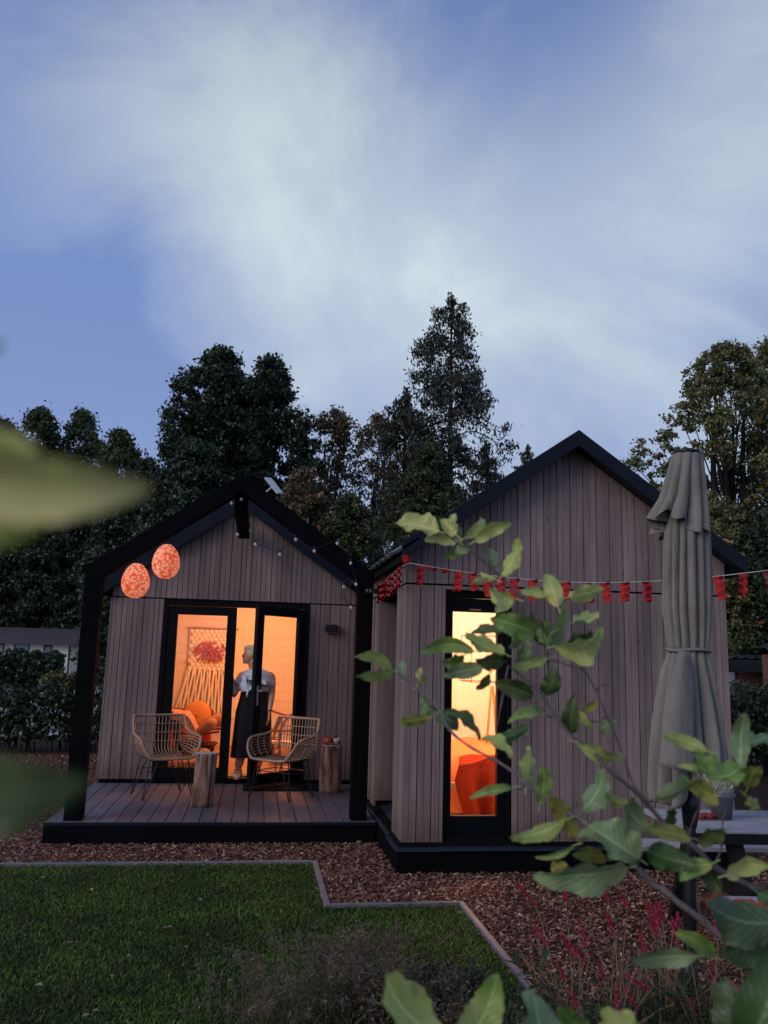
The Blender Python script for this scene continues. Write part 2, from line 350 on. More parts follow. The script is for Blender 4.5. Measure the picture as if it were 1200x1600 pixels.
e = empty('lawn_edging', (E1X, EY1, 0), 'grey metal edging strip stepping around the corner of the lawn', 'lawn edging')
for x0, x1, y0, y1 in ((-9, E1X-.022, EY1-.015, EY1+.015), (E1X-.022, E1X+.022, EY2-.015, EY1+.015), (E1X+.022, E2X+.022, EY2-.015, EY2+.015), (E2X-.022, E2X+.022, 4.62, EY2-.015), (E2X-.022, E2X+.022, 1.0, 4.60)):
    bevel(MB().box(x0, x1, y0, y1, -.01, .028).build('edging_strip', M['edging'], e), .006)
LM = leafmat('fallen_leaf', [(0, (.22, .20, .12)), (.5, (.36, .27, .14)), (1, (.42, .40, .30))], .6, .2)
for k, (px, py) in enumerate([(142,1391),(110,1473),(286,1509),(223,1438),(258,1450),(265,1449),(348,1385),(410,1379),(428,1380),(440,1405),(325,1461),(134,1588),(290,1480),(150,1580),(66,1372),(312,1406),(200,1493),(360,1533),(60,1540),(175,1525)]):
    g = ground(px, py, .034); s = random.uniform(.010, .02) if k else .026; a = random.uniform(0, 6.28); mb = MB()
    pts = [(-1, 0), (-.4, .55), (.3, .5), (1.1, 0), (.3, -.5), (-.4, -.55)]
    vs = [(g.x+(x*math.cos(a)-y*math.sin(a))*s, g.y+(x*math.sin(a)+y*math.cos(a))*s, g.z+abs(y)*s*.7+random.uniform(0, .004)) for x, y in pts]+[(g.x, g.y, g.z)]
    mb.add(vs, [(i, (i+1) % 6, 6) for i in range(6)])
    if k == 0: tag(mb.build('fallen_leaf', LM), 'largest curled tan fallen leaf on the lawn below the porch', 'fallen leaf', 'fallen leaves on the lawn')
    else: tag(mb.build('fallen_leaf', LM), 'small pale fallen leaf lying on the dark lawn', 'fallen leaf', 'fallen leaves on the lawn')
g = ground(561, 1315, .02); tag(MB().ball(g, .028, 8, 5, (1.3, .8, .5)).build('fallen_leaf', LM), 'yellow crumpled leaf on the wood chips at the inner corner between the cabins', 'fallen leaf', 'fallen leaves on the wood chips')

# ------------------------------------------------------------------ cabins
def wall_board(parent, x0, x1, y, z0, ztop, th=.022, gr=.006, m=None, name='board'):
    """one cladding board with a groove down its middle; ztop(x) is the cut line at the top; front face at y (facing -Y)"""
    c = (x0+x1)/2; g = .0034; xs = [x0+.004, c-g*1.3, c, c+g*1.3, x1-.004]; ys = [y, y, y+gr, y, y]
    n = 5; vs = []
    for x, yy in zip(xs, ys): vs.append((x, yy, z0))
    vs += [(xs[-1], y+th, z0), (xs[0], y+th, z0)]
    for x, yy in zip(xs, ys): vs.append((x, yy, ztop(x)))
    vs += [(xs[-1], y+th, ztop(xs[-1])), (xs[0], y+th, ztop(xs[0]))]
    k = 7; fs = [(i, (i+1) % k, (i+1) % k+k, i+k) for i in range(k)]+[tuple(range(k-1, -1, -1)), tuple(range(k, 2*k))]
    return MB().add(vs, fs).build(name, m or M['board'], parent)
def side_board(parent, x, y0, y1, z0, z1, face=-1, m=None):
    c = (y0+y1)/2; g = .0028; ys = [y0+.002, c-g*1.3, c, c+g*1.3, y1-.002]; d = [0, 0, .006, 0, 0]
    vs = [(x-face*dd, yy, z0) for yy, dd in zip(ys, d)]+[(x-face*.022, ys[-1], z0), (x-face*.022, ys[0], z0)]
    vs += [(a, b, z1) for a, b, _ in vs]; k = 7
    fs = [(i, (i+1) % k, (i+1) % k+k, i+k) for i in range(k)]+[tuple(range(k-1, -1, -1)), tuple(range(k, 2*k))]
    return MB().add(vs, fs).build('board', m or M['board'], parent)

# ---- cabin with the porch
A = dict(x0=-1.71, x1=1.225, y=10.04, apex=-.24, zl=2.285, slope=.70, zap=3.52, yb=13.6)
cab = empty('garden_cabin', (-.24, 10.04, 0), 'grey brown board cabin with a porch, open glass doors and a woman in the doorway', 'cabin')
rakeA = lambda x: A['zap']-.02-A['slope']*abs(x-A['apex'])
wl = MB()
dx0, dx1, dz1 = -1.113, .612, 2.272
wl.box(A['x0']+.02, dx0, A['y']+.024, A['y']+.12, .2, A['zl']); wl.box(dx1, A['x1']-.02, A['y']+.024, A['y']+.12, .2, A['zl'])
wl.prism([(A['x0']+.02, A['zl']), (A['x1']-.02, A['zl']), (A['x1']-.02, rakeA(A['x1'])), (A['apex'], rakeA(A['apex'])), (A['x0']+.02, rakeA(A['x0']))], A['y']+.024, A['y']+.12)
wall = wl.build('front_wall', M['gap'], cab)
pitch = .1225
x = A['x0']
while x < A['x1']-.02:
    x1 = min(x+pitch, A['x1'])
    wall_board(wall, x, x1, A['y'], A['zl']+.016, (lambda xx: rakeA(xx)), )
    lo = max(x, dx1) if x1 > dx1 and x < dx1 else x; hi = min(x1, dx0) if x < dx0 and x1 > dx0 else x1
    if x < dx0: wall_board(wall, x, hi, A['y'], .235, lambda xx: A['zl'])
    elif x1 > dx1: wall_board(wall, lo, x1, A['y'], .235, lambda xx: A['zl'])
    x = x1
# side and back walls
sw = MB().box(A['x0']+.02, A['x0']+.12, A['y']+.12, A['yb'], .2, 2.55).build('side_wall', M['gap'], cab)
y = A['y']+.024
while y < A['yb']: side_board(sw, A['x0'], y, y+pitch, .235, 2.53); y += pitch
MB().box(A['x1']-.12, A['x1']-.02, A['y']+.12, A['yb'], .2, 2.55).build('side_wall', M['board'], cab)
MB().box(A['x0']+.12, A['x1']-.12, A['yb']-.1, A['yb'], .2, 2.55).build('back_wall', M['board'], cab)
MB().box(A['x0']+.015, A['x1']-.015, A['y']+.004, A['yb'], .03, .234).build('plinth', M['black_timber'], cab)
# roof slabs with painted verge boards
roofA = MB()
hw = 1.56; zt = A['zap']
for s in (-1, 1):
    xe = A['apex']+s*hw; ze = zt-A['slope']*hw
    prof = [(A['apex'], zt+.0), (xe, ze+.0), (xe, ze+.07), (A['apex'], zt+.07)]
    if s > 0: prof = [(A['apex'], zt), (xe, ze), (xe, ze+.07), (A['apex'], zt+.07)]
    else: prof = [(xe, ze), (A['apex'], zt), (A['apex'], zt+.07), (xe, ze+.07)]
    roofA.prism(prof, 9.96, A['yb']+.2)
rA = roofA.build('roof', M['roof'], cab)
for s in (-1, 1):
    xe = A['apex']+s*(hw+.03); ze = zt-A['slope']*(hw+.03)
    prof = [(A['apex'], zt-.105), (xe, ze-.105), (xe, ze+.085), (A['apex'], zt+.085)]
    if s < 0: prof = [(xe, ze-.105), (A['apex'], zt-.105), (A['apex'], zt+.085), (xe, ze+.085)]
    bevel(MB().prism(prof, 9.93, 9.958).build('verge_board', M['fascia'], rA), .003)
    MB().box(min(xe, xe-s*.02), max(xe, xe-s*.02), 9.962, A['yb']+.2, ze-.10, ze+.06).build('eave_board', M['fascia'], rA)
# corner trim
for xx in (A['x0']-.012, A['x1']-.004): MB().box(xx, xx+.016, A['y']-.006, A['y']+.03, .235, 2.28).build('corner_trim', M['board'], cab)
# interior lining: horizontal boards on the back wall
ib = MB().box(A['x0']+.121, A['x1']-.121, 13.40, 13.49, .21, 2.7).build('back_lining', M['lining'], cab)
z = .24
while z < 2.6:
    bevel(MB().box(A['x0']+.14, A['x1']-.14, 13.382, 13.399, z+.001, z+.139).build('lining_board', M['lining'], ib), .002); z += .14
MB().box(A['x0']+.121, A['x0']+.15, 10.17, 13.39, .21, 2.7).build('lining', M['lining'], cab)
MB().box(A['x1']-.15, A['x1']-.121, 10.17, 13.39, .21, 2.7).build('lining', M['lining'], cab)
MB().box(A['x0']+.15, dx0-.05, 10.161, 10.17, .21, 2.7).build('lining', M['lining'], cab)
MB().box(dx1+.05, A['x1']-.15, 10.161, 10.17, .21, 2.7).build('lining', M['lining'], cab)
MB().box(dx0-.05, dx1+.05, 10.161, 10.17, 2.3, 2.7).build('lining', M['lining'], cab)
MB().box(A['x0']+.12, A['x1']-.12, 10.14, 13.5, 2.7, 2.75).build('ceiling', M['lining'], cab)
fl = MB().box(A['x0']+.12, A['x1']-.12, 10.17, 13.4, .236, .245).build('floor', M['gap'], cab)
x = A['x0']+.13
while x < A['x1']-.15: MB().box(x+.002, x+.138, 10.17, 13.38, .245, .252).build('floorboard', M['floor_in'], fl); x += .14
# door frame and leaves
yf = 10.03
fr = MB().box(dx0+.001, dx1-.001, yf+.03, yf+.16, dz1+.001, A['zl']+.02).box(dx0, dx0+.055, yf, yf+.12, .2, dz1).box(dx1-.055, dx1, yf, yf+.12, .2, dz1).box(dx0+.055, dx1-.055, yf, yf+.12, dz1-.055, dz1).box(dx0+.055, dx1-.055, yf+.02, yf+.12, .2, .245)
bevel(fr.build('door_frame', M['frame'], cab), .004)
def leaf_door(cab, org, ux, w_, h0, h1, st, name='door', th=.055, bottom=.13, top=.10, handle=None, label=None):
    """door leaf: org = hinge corner, ux = unit vector along the leaf; outward normal is -Y side"""
    ux = Vector(ux); nz = Vector((ux.y, -ux.x, 0)); nz = nz if nz.y < 0 else -nz; o = Vector(org)
    def piece(m_, a0, a1, z0, z1, d0=0, d1=th):
        c = o+ux*(a0+a1)/2-nz*((d0+d1)/2); c.z = (z0+z1)/2
        m_.obox(c, ux*(a1-a0)/2, nz*(d1-d0)/2, (0, 0, (z1-z0)/2))
    m_ = MB(); piece(m_, 0, st, h0, h1); piece(m_, w_-st, w_, h0, h1); piece(m_, st, w_-st, h1-top, h1); piece(m_, st, w_-st, h0, h0+bottom)
    piece(m_, st-.001, w_-st+.001, h0+bottom, h0+bottom+.012, .014, .03)
    d = m_.build(name, M['frame'], cab); bevel(d, .003)
    if label: d['label'] = label
    m_ = MB(); piece(m_, st, w_-st, h0+bottom, h1-top, .026, .032); m_.build('glass_pane', M['glass'], d)
    if handle is not None:
        m_ = MB(); a = handle; hz = 1.22
        piece(m_, a-.016, a+.016, hz-.11, hz+.11, -.008, 0)
        c = o+ux*a; m_.tube([c+nz*.0+Vector((0, 0, hz+.05-o.z)), c+nz*.055+Vector((0, 0, hz+.05-o.z)), c+nz*.058+ux*(-.11 if a > w_/2 else .11)+Vector((0, 0, hz+.05-o.z))], .009, 8)
        m_.build('handle', M['steel'], d)
    return d
leaf_door(cab, (dx0+.058, yf+.012, 0), (1, 0, 0), .80, .25, dz1-.06, .112, bottom=.10, top=.10, label='closed left leaf of the black glass doors')
hx, hy = dx1-.05, yf-.004
ang = math.atan2(9.45-hy, .02-hx)
leaf_door(cab, (hx, hy, 0), (math.cos(ang), math.sin(ang), 0), .82, .25, dz1-.06, .105, bottom=.10, top=.10, handle=.82-.045, label='right leaf of the glass doors swung open over the deck')

# ---- deck
dk = empty('wooden_deck', (-.28, 8.9, 0), 'grey plank terrace deck with black edge boards in front of the left cabin', 'deck')
DZ = .19; DX0, DX1, DY0, DY1 = -1.745, 1.17, 7.815, 10.028
n = 20; pw = (DX1-DX0)/n
for i in range(n):
    x0 = DX0+i*pw
    bevel(MB().box(x0+.0035, x0+pw-.0035, DY0+.03, DY1, DZ-.026, DZ+random.uniform(-.001, .0015)).build('plank', M['deck'], dk), .003)
bevel(MB().box(DX0, DX1-.01, DY0, DY0+.028, 0., DZ-.028).build('edge_board', M['black_timber'], dk), .003)
bevel(MB().box(DX0, DX1-.005, DY0-.002, DY0+.027, DZ-.027, DZ-.001).build('edge_cap', M['fascia'], dk), .003)
MB().box(DX0-.002, DX0+.03, DY0+.03, DY1, 0., DZ-.03).build('edge_board', M['black_timber'], dk)
MB().box(DX0+.04, DX1-.01, DY0+.04, DY1, 0.01, DZ-.03).build('joists', M['gap'], dk)

# ---- porch frame
pf = empty('porch_frame', (-.26, 7.95, DZ), 'black timber portal frame standing at the front of the deck', 'porch frame')
PY0, PY1 = 7.88, 8.03; apx = -.225; azt = 3.395; sl_ = .693
for xa, xb in ((-1.60, -1.448), (.935, 1.085)):
    bevel(MB().box(xa, xb, PY0, PY1, DZ+.002, 2.40).build('post', M['black_timber'], pf), .004)
for s in (-1, 1):
    xe = -1.602 if s < 0 else 1.087
    ze = azt-sl_*abs(xe-apx); vt = .175
    if s > 0: prof = [(apx, azt-vt), (xe, ze-.20), (xe, ze), (apx, azt)]
    else: prof = [(xe, ze-.20), (apx, azt-vt), (apx, azt), (xe, ze)]
    bevel(MB().prism(prof, PY0-.003, PY1+.003).build('rafter', M['black_timber'], pf), .004)
bevel(MB().box(apx-.065, apx+.065, PY1+.004, 9.925, azt-.36, azt-.17).build('ridge_beam', M['black_timber'], pf), .004)
MB().box(1.0, 1.30, PY0-.012, PY0-.004, 2.285, 2.335).build('steel_bracket', M['blackmetal'], pf)
br = MB()
for xx in (1.02, 1.055, 1.20): br.ball((xx, PY0-.014, 2.31), .009, 8, 5)
br.build('bolt', M['steel'], pf)

# ---- right cabin
B = dict(x0=1.215, x1=4.11, y=6.79, cx=2.675, zl=2.295, slope=.69, zap=3.60, yb=12.2)
c2 = empty('tall_cabin', (2.66, 6.79, 0), 'larger grey brown board cabin with tall narrow window and black gable', 'cabin')
rakeB = lambda x: B['zap']-.02-B['slope']*abs(x-B['cx'])
wx0, wx1 = 1.552, 2.136
wl = MB()
wl.box(B['x0']+.03, wx0, B['y']+.024, B['y']+.15, .2, B['zl']); wl.box(wx1, B['x1']-.03, B['y']+.024, B['y']+.15, .2, B['zl'])
wl.prism([(B['x0']+.03, B['zl']), (B['x1']-.03, B['zl']), (B['x1']-.03, rakeB(B['x1'])), (B['cx'], rakeB(B['cx'])), (B['x0']+.03, rakeB(B['x0']))], B['y']+.024, B['y']+.15)
wall2 = wl.build('front_wall', M['gap'], c2)
pitch = .1205; x = B['x0']
while x < B['x1']-.02:
    x1 = min(x+pitch, B['x1'])
    wall_board(wall2, x, x1, B['y'], B['zl']+.016, rakeB)
    if x < wx0-.03: wall_board(wall2, x, min(x1, wx0-.03), B['y'], .235, lambda xx: B['zl'])
    elif x1 > wx1+.04:
        wall_board(wall2, max(x, wx1+.04), x1, B['y'], .235, lambda xx: B['zl'])
    x = x1
for xa, xb, za, zb in ((wx0-.03, wx0, .235, B['zl']), (wx1, wx1+.038, .235, B['zl']), (wx0, wx1, 2.266, B['zl'])):
    MB().box(xa+.001, xb-.001, B['y']-.004, B['y']+.03, za, zb).build('window_trim', M['board'], c2)
# side wall facing the porch with a deep niche
sx_ = B['x0']
sw = MB().box(sx_+.024, sx_+.13, B['y']+.15, 7.25, .2, 2.55).box(sx_+.024, sx_+.13, 8.38, B['yb'], .2, 2.55).box(sx_+.024, sx_+.13, 7.25, 8.38, 2.27, 2.55).build('side_wall', M['gap'], c2)
def sboards(y0, y1, z0, z1):
    n_ = max(1, round((y1-y0)/.12)); p_ = (y1-y0)/n_
    for i in range(n_): side_board(sw, sx_, y0+i*p_, y0+(i+1)*p_, z0, z1)
sboards(B['y']+.0225, 7.25, .235, B['zl']); sboards(8.38, 8.62, .235, B['zl']); sboards(8.74, 10.02, .235, B['zl']); sboards(B['y']+.0225, 10.02, B['zl']+.016, 2.565)
MB().box(sx_+.07, sx_+.09, 8.62, 8.74, .235, B['zl']).build('side_recess', M['gap'], c2)
# niche: reveals, sloping sill, window at its back
for yy in (7.232, 8.362):
    MB().box(sx_+.003, sx_+.24, yy, yy+.017, .29 if yy > 8 else .235, B['zl']-.002).build('niche_reveal', M['board'], c2)
MB().box(sx_+.01, sx_+.24, 7.25, 8.362, 2.25, 2.268).build('niche_head', M['gap'], c2)
MB().add([(sx_-.035, 7.25, .20), (sx_-.035, 8.36, .20), (sx_+.24, 8.36, .29), (sx_+.24, 7.25, .29), (sx_-.035, 7.25, .17), (sx_-.035, 8.36, .17)], [(0, 3, 2, 1), (0, 1, 5, 4)]).build('niche_sill', M['sill'], c2)
MB().box(sx_+.22, sx_+.25, 7.25, 8.362, .29, 2.25).build('niche_window', M['frame'], c2)
MB().box(B['x1']-.13, B['x1'], B['y']+.15, B['yb'], .2, 2.55).build('side_wall', M['board'], c2)
MB().box(B['x0']+.13, B['x1']-.13, B['yb']-.1, B['yb'], .2, 2.55).build('back_wall', M['board'], c2)
bevel(MB().box(1.178, 4.14, 6.737, B['yb'], 0., .178).build('plinth', M['black_timber'], c2), .004)
MB().box(1.165, wx0-.03, 6.722, 6.80, .178, .196).box(1.165, 1.21, 6.80, 7.25, .178, .196).box(1.165, 1.21, 8.38, 12., .178, .196).box(wx1+.04, 4.15, 6.722, 6.80, .178, .196).build('plinth_cap', M['sill'], c2)
MB().box(wx0-.029, wx1+.039, 6.715, 6.87, .182, .202).build('window_sill', M['sill'], c2)
MB().box(1.20, 4.1, 6.80, 12.1, .178, .232).build('base', M['gap'], c2)
# window door
fr = MB(); fy = B['y']+.035
fr.box(wx0, wx0+.035, fy, fy+.1, .203, 2.266).box(wx1-.035, wx1, fy, fy+.1, .203, 2.266).box(wx0+.035, wx1-.035, fy, fy+.1, 2.20, 2.266).box(wx0+.035, wx1-.035, fy, fy+.1, .203, .285)
bevel(fr.build('window_frame', M['frame'], c2), .004)
sash = MB(); gx0, gx1, gz0, gz1 = 1.632, 2.022, .425, 2.085; sy = fy+.022
sash.box(wx0+.037, gx0, sy, sy+.06, .287, 2.198).box(gx1, wx1-.037, sy, sy+.06, .287, 2.198).box(gx0, gx1, sy, sy+.06, gz1, 2.198).box(gx0, gx1, sy, sy+.06, .287, gz0)
sa = sash.build('window', M['frame'], c2); bevel(sa, .004)
MB().box(gx0, gx1, sy+.03, sy+.036, gz0, gz1).build('glass_pane', M['glass'], sa)
p = at(742, 953, sy); MB().box(p.x-.05, p.x+.05, sy-.012, sy-.001, p.z-.007, p.z+.007).build('vent_latch', plain('brass', (.45, .28, .1), .35, .5, metal=.8), sa)
# roof
rf = MB(); hw = 1.52; zt = B['zap']
def rprof(s, lo, hi, hw_): 
    xe = B['cx']+s*hw_; ze = zt-B['slope']*hw_
    return [(B['cx'], zt+lo), (xe, ze+lo), (xe, ze+hi), (B['cx'], zt+hi)] if s > 0 else [(xe, ze+lo), (B['cx'], zt+lo), (B['cx'], zt+hi), (xe, ze+hi)]
for s in (-1, 1): rf.prism(rprof(s, -.015, .05, hw), 6.625, B['yb']+.2)
r2 = rf.build('roof', M['roof'], c2)
for s in (-1, 1):
    bevel(MB().prism(rprof(s, -.06, .085, hw+.02), 6.59, 6.623).build('verge_board', M['fascia'], r2), .003)
    xe = B['cx']+s*(hw+.0); ze = zt-B['slope']*hw
    bevel(MB().box(min(xe, xe+s*.02), max(xe, xe+s*.02), 6.624, B['yb']+.2, ze-.075, ze+.02).build('eave_board', M['fascia'], r2), .003)
# eave tiles on the porch side
y = 6.60; xe = B['cx']-hw; ze = zt-B['slope']*hw
while y < 12.2:
    c = Vector((xe+.02, y+.15, ze+.055)); dx = Vector((.10, 0, .069)).normalized()
    bevel(MB().obox(c, dx*.12, (0, .16, .012), (-dx.z*.014, 0, dx.x*.014)).build('roof_tile', M['tile'], r2), .005); y += .30
# interior of the right cabin
MB().box(1.36, 3.97, 10.1, 10.15, .24, 2.6).build('lining', M['lining2'], c2)
MB().box(1.46, 1.47, 6.95, 10.1, .24, 2.6).build('lining', M['lining2'], c2)
MB().box(3.96, 3.97, 6.95, 10.1, .24, 2.6).build('lining', M['lining2'], c2)
MB().box(1.47, wx0, 6.942, 6.95, .24, 2.6).build('lining', M['lining2'], c2)
MB().box(wx1, 3.96, 6.942, 6.95, .24, 2.6).build('lining', M['lining2'], c2)
MB().box(wx0, wx1, 6.942, 6.95, 2.27, 2.6).build('lining', M['lining2'], c2)
MB().box(1.36, 3.97, 6.95, 10.1, 2.6, 2.65).build('ceiling', M['lining2'], c2)
MB().box(1.36, 3.97, 6.95, 10.1, .235, .25).build('floor', M['floor_in'], c2)

# ------------------------------------------------------------------ lamps indoors
def room_lamp(name, label, loc, power, col, r=.14):
    t = empty(name, loc, label, 'lamp')
    g = plain(name+'_glow', (.9, .85, .75), .5, emit=col, estr=6)
    lx, ly, lz = loc
    MB().ball((lx, ly, lz), r, 16, 10).build('lamp_shade', g, t, True)
    MB().tube([(lx, ly, lz+r), (lx, ly, lz+r+.12)], .006, 6).build('cord', M['blackmetal'], t)
    d = bpy.data.lights.new('lamp_light', 'POINT'); d.energy = power; d.color = col; d.shadow_soft_size = r+.03
    o = bpy.data.objects.new('lamp_light', d); C.objects.link(o); o.location = (lx, ly, lz-r-.06)
LA = (1., .335, .125)
room_lamp('globe_lamp', 'glowing globe lamp under the ceiling of the porch cabin', (.15, 11.7, 2.46), 108, LA)
room_lamp('globe_lamp', 'glowing globe lamp under the ceiling of the right hand cabin', (2.5, 8.7, 2.40), 140, (1., .51, .28))

# ------------------------------------------------------------------ things in the porch cabin
# macrame wall hanging on the back wall
mh = empty('macrame_wall_hanging', at(330, 1040, 13.36), 'cream macrame wall hanging with red feathers on the back wall', 'wall hanging')
Yh = 13.34
rope = plain('cotton_rope', (.93, .88, .78), .85, .1, var=.12, vscale=60, bmp=.5, bscale=300)
a_ = at(297, 983, Yh); b_ = at(368, 986, Yh); W_ = b_.x-a_.x; zt_ = a_.z
MB().tube([(a_.x-.05, Yh, zt_+.02), (b_.x+.05, Yh, zt_+.02)], .012, 8).build('rod', M['rattan'], mh)
kz = at(330, 1048, Yh).z; mb = MB(); rows = 11; cols = 9
for r_ in range(rows):
    z = zt_-(r_+.5)*(zt_-kz)/rows
    for c_ in range(cols):
        xx = a_.x+(c_+.5+(.5 if r_ % 2 else 0))*W_/(cols+.5)
        mb.ball((xx, Yh-.012, z), .034, 8, 5, (1.2, .32, 1.08))
mb.box(a_.x, b_.x, Yh+.004, Yh+.008, kz, zt_)
mb.build('knotted_panel', rope, mh, True)
fz = at(330, 1113, Yh).z
for i in range(26):
    t_ = i/25; xx = a_.x+t_*W_; sp = (t_-.5)*.16-.05
    pts = [(xx+sp*s_+.012*math.sin(i*2.3+s_*5), Yh-.012-.01*math.sin(i+s_*3), kz+(fz-.35*t_*abs(math.sin(i*1.7))*.3-kz)*s_) for s_ in (0, .25, .5, .75, 1)]
    MB().tube(spline(pts, 3), .0125, 6).build('fringe_strand', rope, mh, True)
fm = leafmat('red_feather', [(0, (.18, .02, .012)), (.5, (.45, .07, .04)), (1, (.75, .30, .18))], .6, .2)
fc = at(330, 1015, Yh-.04)
for i in range(130):
    aa = random.uniform(0, 6.28); rr = random.uniform(.0, .24); px_, pz_ = fc.x+math.cos(aa)*rr*.95, fc.z+math.sin(aa)*rr*.62
    d = Vector((math.cos(aa)*.6, -.25, math.sin(aa)*.5-.75)).normalized(); l_ = random.uniform(.06, .12); sd = d.cross(Vector((0, 1, 0))).normalized()*random.uniform(.012, .022); o_ = Vector((px_, Yh-.03-random.uniform(0, .04), pz_))
    MB().add([o_, o_+d*l_*.5+sd, o_+d*l_, o_+d*l_*.5-sd, o_+d*l_*.5+Vector((0, -.008, 0))], [(0, 1, 4), (1, 2, 4), (2, 3, 4), (3, 0, 4)]).build('feather', fm, mh)

def cushion_mesh(c, X, Y, Z, n=14, p=.45):
    """pillow: superellipsoid, c centre, X Y half axes, Z half thickness"""
    c, X, Y, Z = map(Vector, (c, X, Y, Z)); mb_ = MB(); rings = []
    f = lambda v: math.copysign(abs(v)**p, v)
    for j in range(1, 9):
        la = -math.pi/2+math.pi*j/9
        rings.append([c+X*(math.cos(la)**.5*f(math.cos(2*math.pi*k/n)))+Y*(math.cos(la)**.5*f(math.sin(2*math.pi*k/n)))+Z*math.sin(la) for k in range(n)])
    return mb_.loft(rings)
fab = lambda nm, col: plain(nm, col, .9, .1, var=.12, vscale=30, bmp=.5, bscale=250)
# sofa behind
sf = empty('sofa', (-1.0, 12.6, .25), 'dark red sofa under the macrame hanging', 'sofa')
sm = fab('red_upholstery', (.30, .03, .02))
l0 = at(262, 1104, 12.9); l1 = at(333, 1108, 12.9)
bevel(MB().box(-1.5, l1.x, 12.86, 13.05, .45, l1.z).build('backrest', sm, sf), .03)
bevel(MB().box(-1.5, l1.x, 12.1, 12.85, .36, .58).build('seat', sm, sf), .03)
for xx in (-1.45, l1.x-.08): MB().box(xx, xx+.05, 12.15, 12.2, .252, .36).build('leg', M['blackmetal'], sf)
rc = at(308, 1117, 12.55)
o = empty('round_cushion', rc, 'round orange pleated cushion leaning on the red sofa', 'cushion')
mb = MB(); rings = []
for j in range(1, 12):
    la = -math.pi/2+math.pi*j/12
    rings.append([rc+Vector((.20*math.cos(la)*math.cos(2*math.pi*k/40)*(1+.02*(k % 2)), .09*math.sin(la), .20*math.cos(la)*math.sin(2*math.pi*k/40)*(1+.02*(k % 2)))) for k in range(40)])
mb.loft(rings).build('cover', fab('orange_velvet', (.62, .30, .10)), o, True)
MB().ball(rc+Vector((0, -.085, 0)), .02, 8, 5).build('button', fab('orange_button', (.5, .22, .07)), o, True)
# easy chair with throw and cushions
ec = empty('easy_chair', (-.75, 11.2, .25), 'easy chair with red brown wooden arms behind the left glass door', 'armchair')
wd_ = wood('red_brown_wood', (.20, .05, .025), (.34, .10, .05), (4, 4, 20), rough=.4, knots=False)
Yc = 10.95
def P3(px, py, Y=Yc): return at(px, py, Y)
mb = MB().tube([P3(262, 1108, 11.3), P3(300, 1150), P3(318, 1146), P3(343, 1143)], [.018]*4, 8); mb.build('armrest', wd_, ec, True)
MB().tube([P3(262, 1108, 11.75), P3(310, 1141, 11.45), P3(345, 1138, 11.45)], .018, 8).build('armrest', wd_, ec, True)
for a, b in (((340, 1160), (300, 1197)), ((320, 1178), (345, 1178))):
    for yy in (Yc, 11.45): MB().bar(P3(*a, yy), P3(*b, yy), .035, .02).build('leg', wd_, ec)
MB().obox(P3(308, 1165, 11.2), (.22, 0, -.02), (0, .24, 0), (.01, 0, .05)).build('seat', fab('dark_seat', (.09, .03, .025)), ec)
MB().obox(P3(276, 1140, 11.2), (.09, 0, -.22), (0, .24, 0), (.04, 0, .02)).build('backrest', fab('dark_back', (.05, .02, .02)), ec)
th = MB(); tp = [(258, 1113), (280, 1117), (291, 1118), (298, 1126), (304, 1138), (309, 1150)]
top = spline([P3(a, b, 10.93) for a, b in tp], 4); bot = [p+Vector((.0, .42, .03)) for p in top]
vs = []; fs = []
for i, (a, b) in enumerate(zip(top, bot)):
    for t_ in range(6): 
        q = a.lerp(b, t_/5); vs.append(q+Vector((0, 0, .006*math.sin(i*1.3+t_*2))))
for i in range(len(top)-1):
    for t_ in range(5): fs.append((i*6+t_, i*6+t_+1, i*6+t_+7, i*6+t_+6))
tv = len(vs); vs2 = vs+[v+Vector((-.012, 0, -.03)) for v in vs]; 
fs2 = fs+[tuple(j+tv for j in reversed(f)) for f in fs]
tb = MB().add(vs2, fs2); 
# front hanging face
ff = MB(); n_ = len(top)
ff.add([p for p in top]+[p+Vector((-.10, .0, -.06)) for p in top], [(i, i+1, i+1+n_, i+n_) for i in range(n_-1)])
tb.add(ff.v, ff.f)
o = tb.build('throw_blanket', fab('pink_beige_throw', (.62, .36, .25)), None, True); tag(o, 'folded beige throw draped over the back of the easy chair', 'blanket')
o = cushion_mesh(P3(322, 1137, 11.15), (.11, 0, .10), (.02, .20, 0), (.05, 0, -.05)).build('cushion', fab('tan_cushion', (.42, .24, .13)), None, True); tag(o, 'square tan cushion slanting on the easy chair behind the armrest', 'cushion')
o = cushion_mesh(P3(336, 1128, 11.9), (.13, 0, .05), (.0, .12, .0), (.03, 0, -.09)).build('cushion', fab('ochre_cushion', (.40, .22, .10)), None, True); tag(o, 'ochre cushion at the foot of the macrame fringe', 'cushion')
o = cushion_mesh(P3(314, 1173, 11.05), (.13, 0, -.01), (0, .2, 0), (.0, 0, .05)).build('cushion', fab('yellow_cushion', (.66, .42, .18)), None, True); tag(o, 'yellow seat cushion low on the easy chair above the log stump', 'cushion')
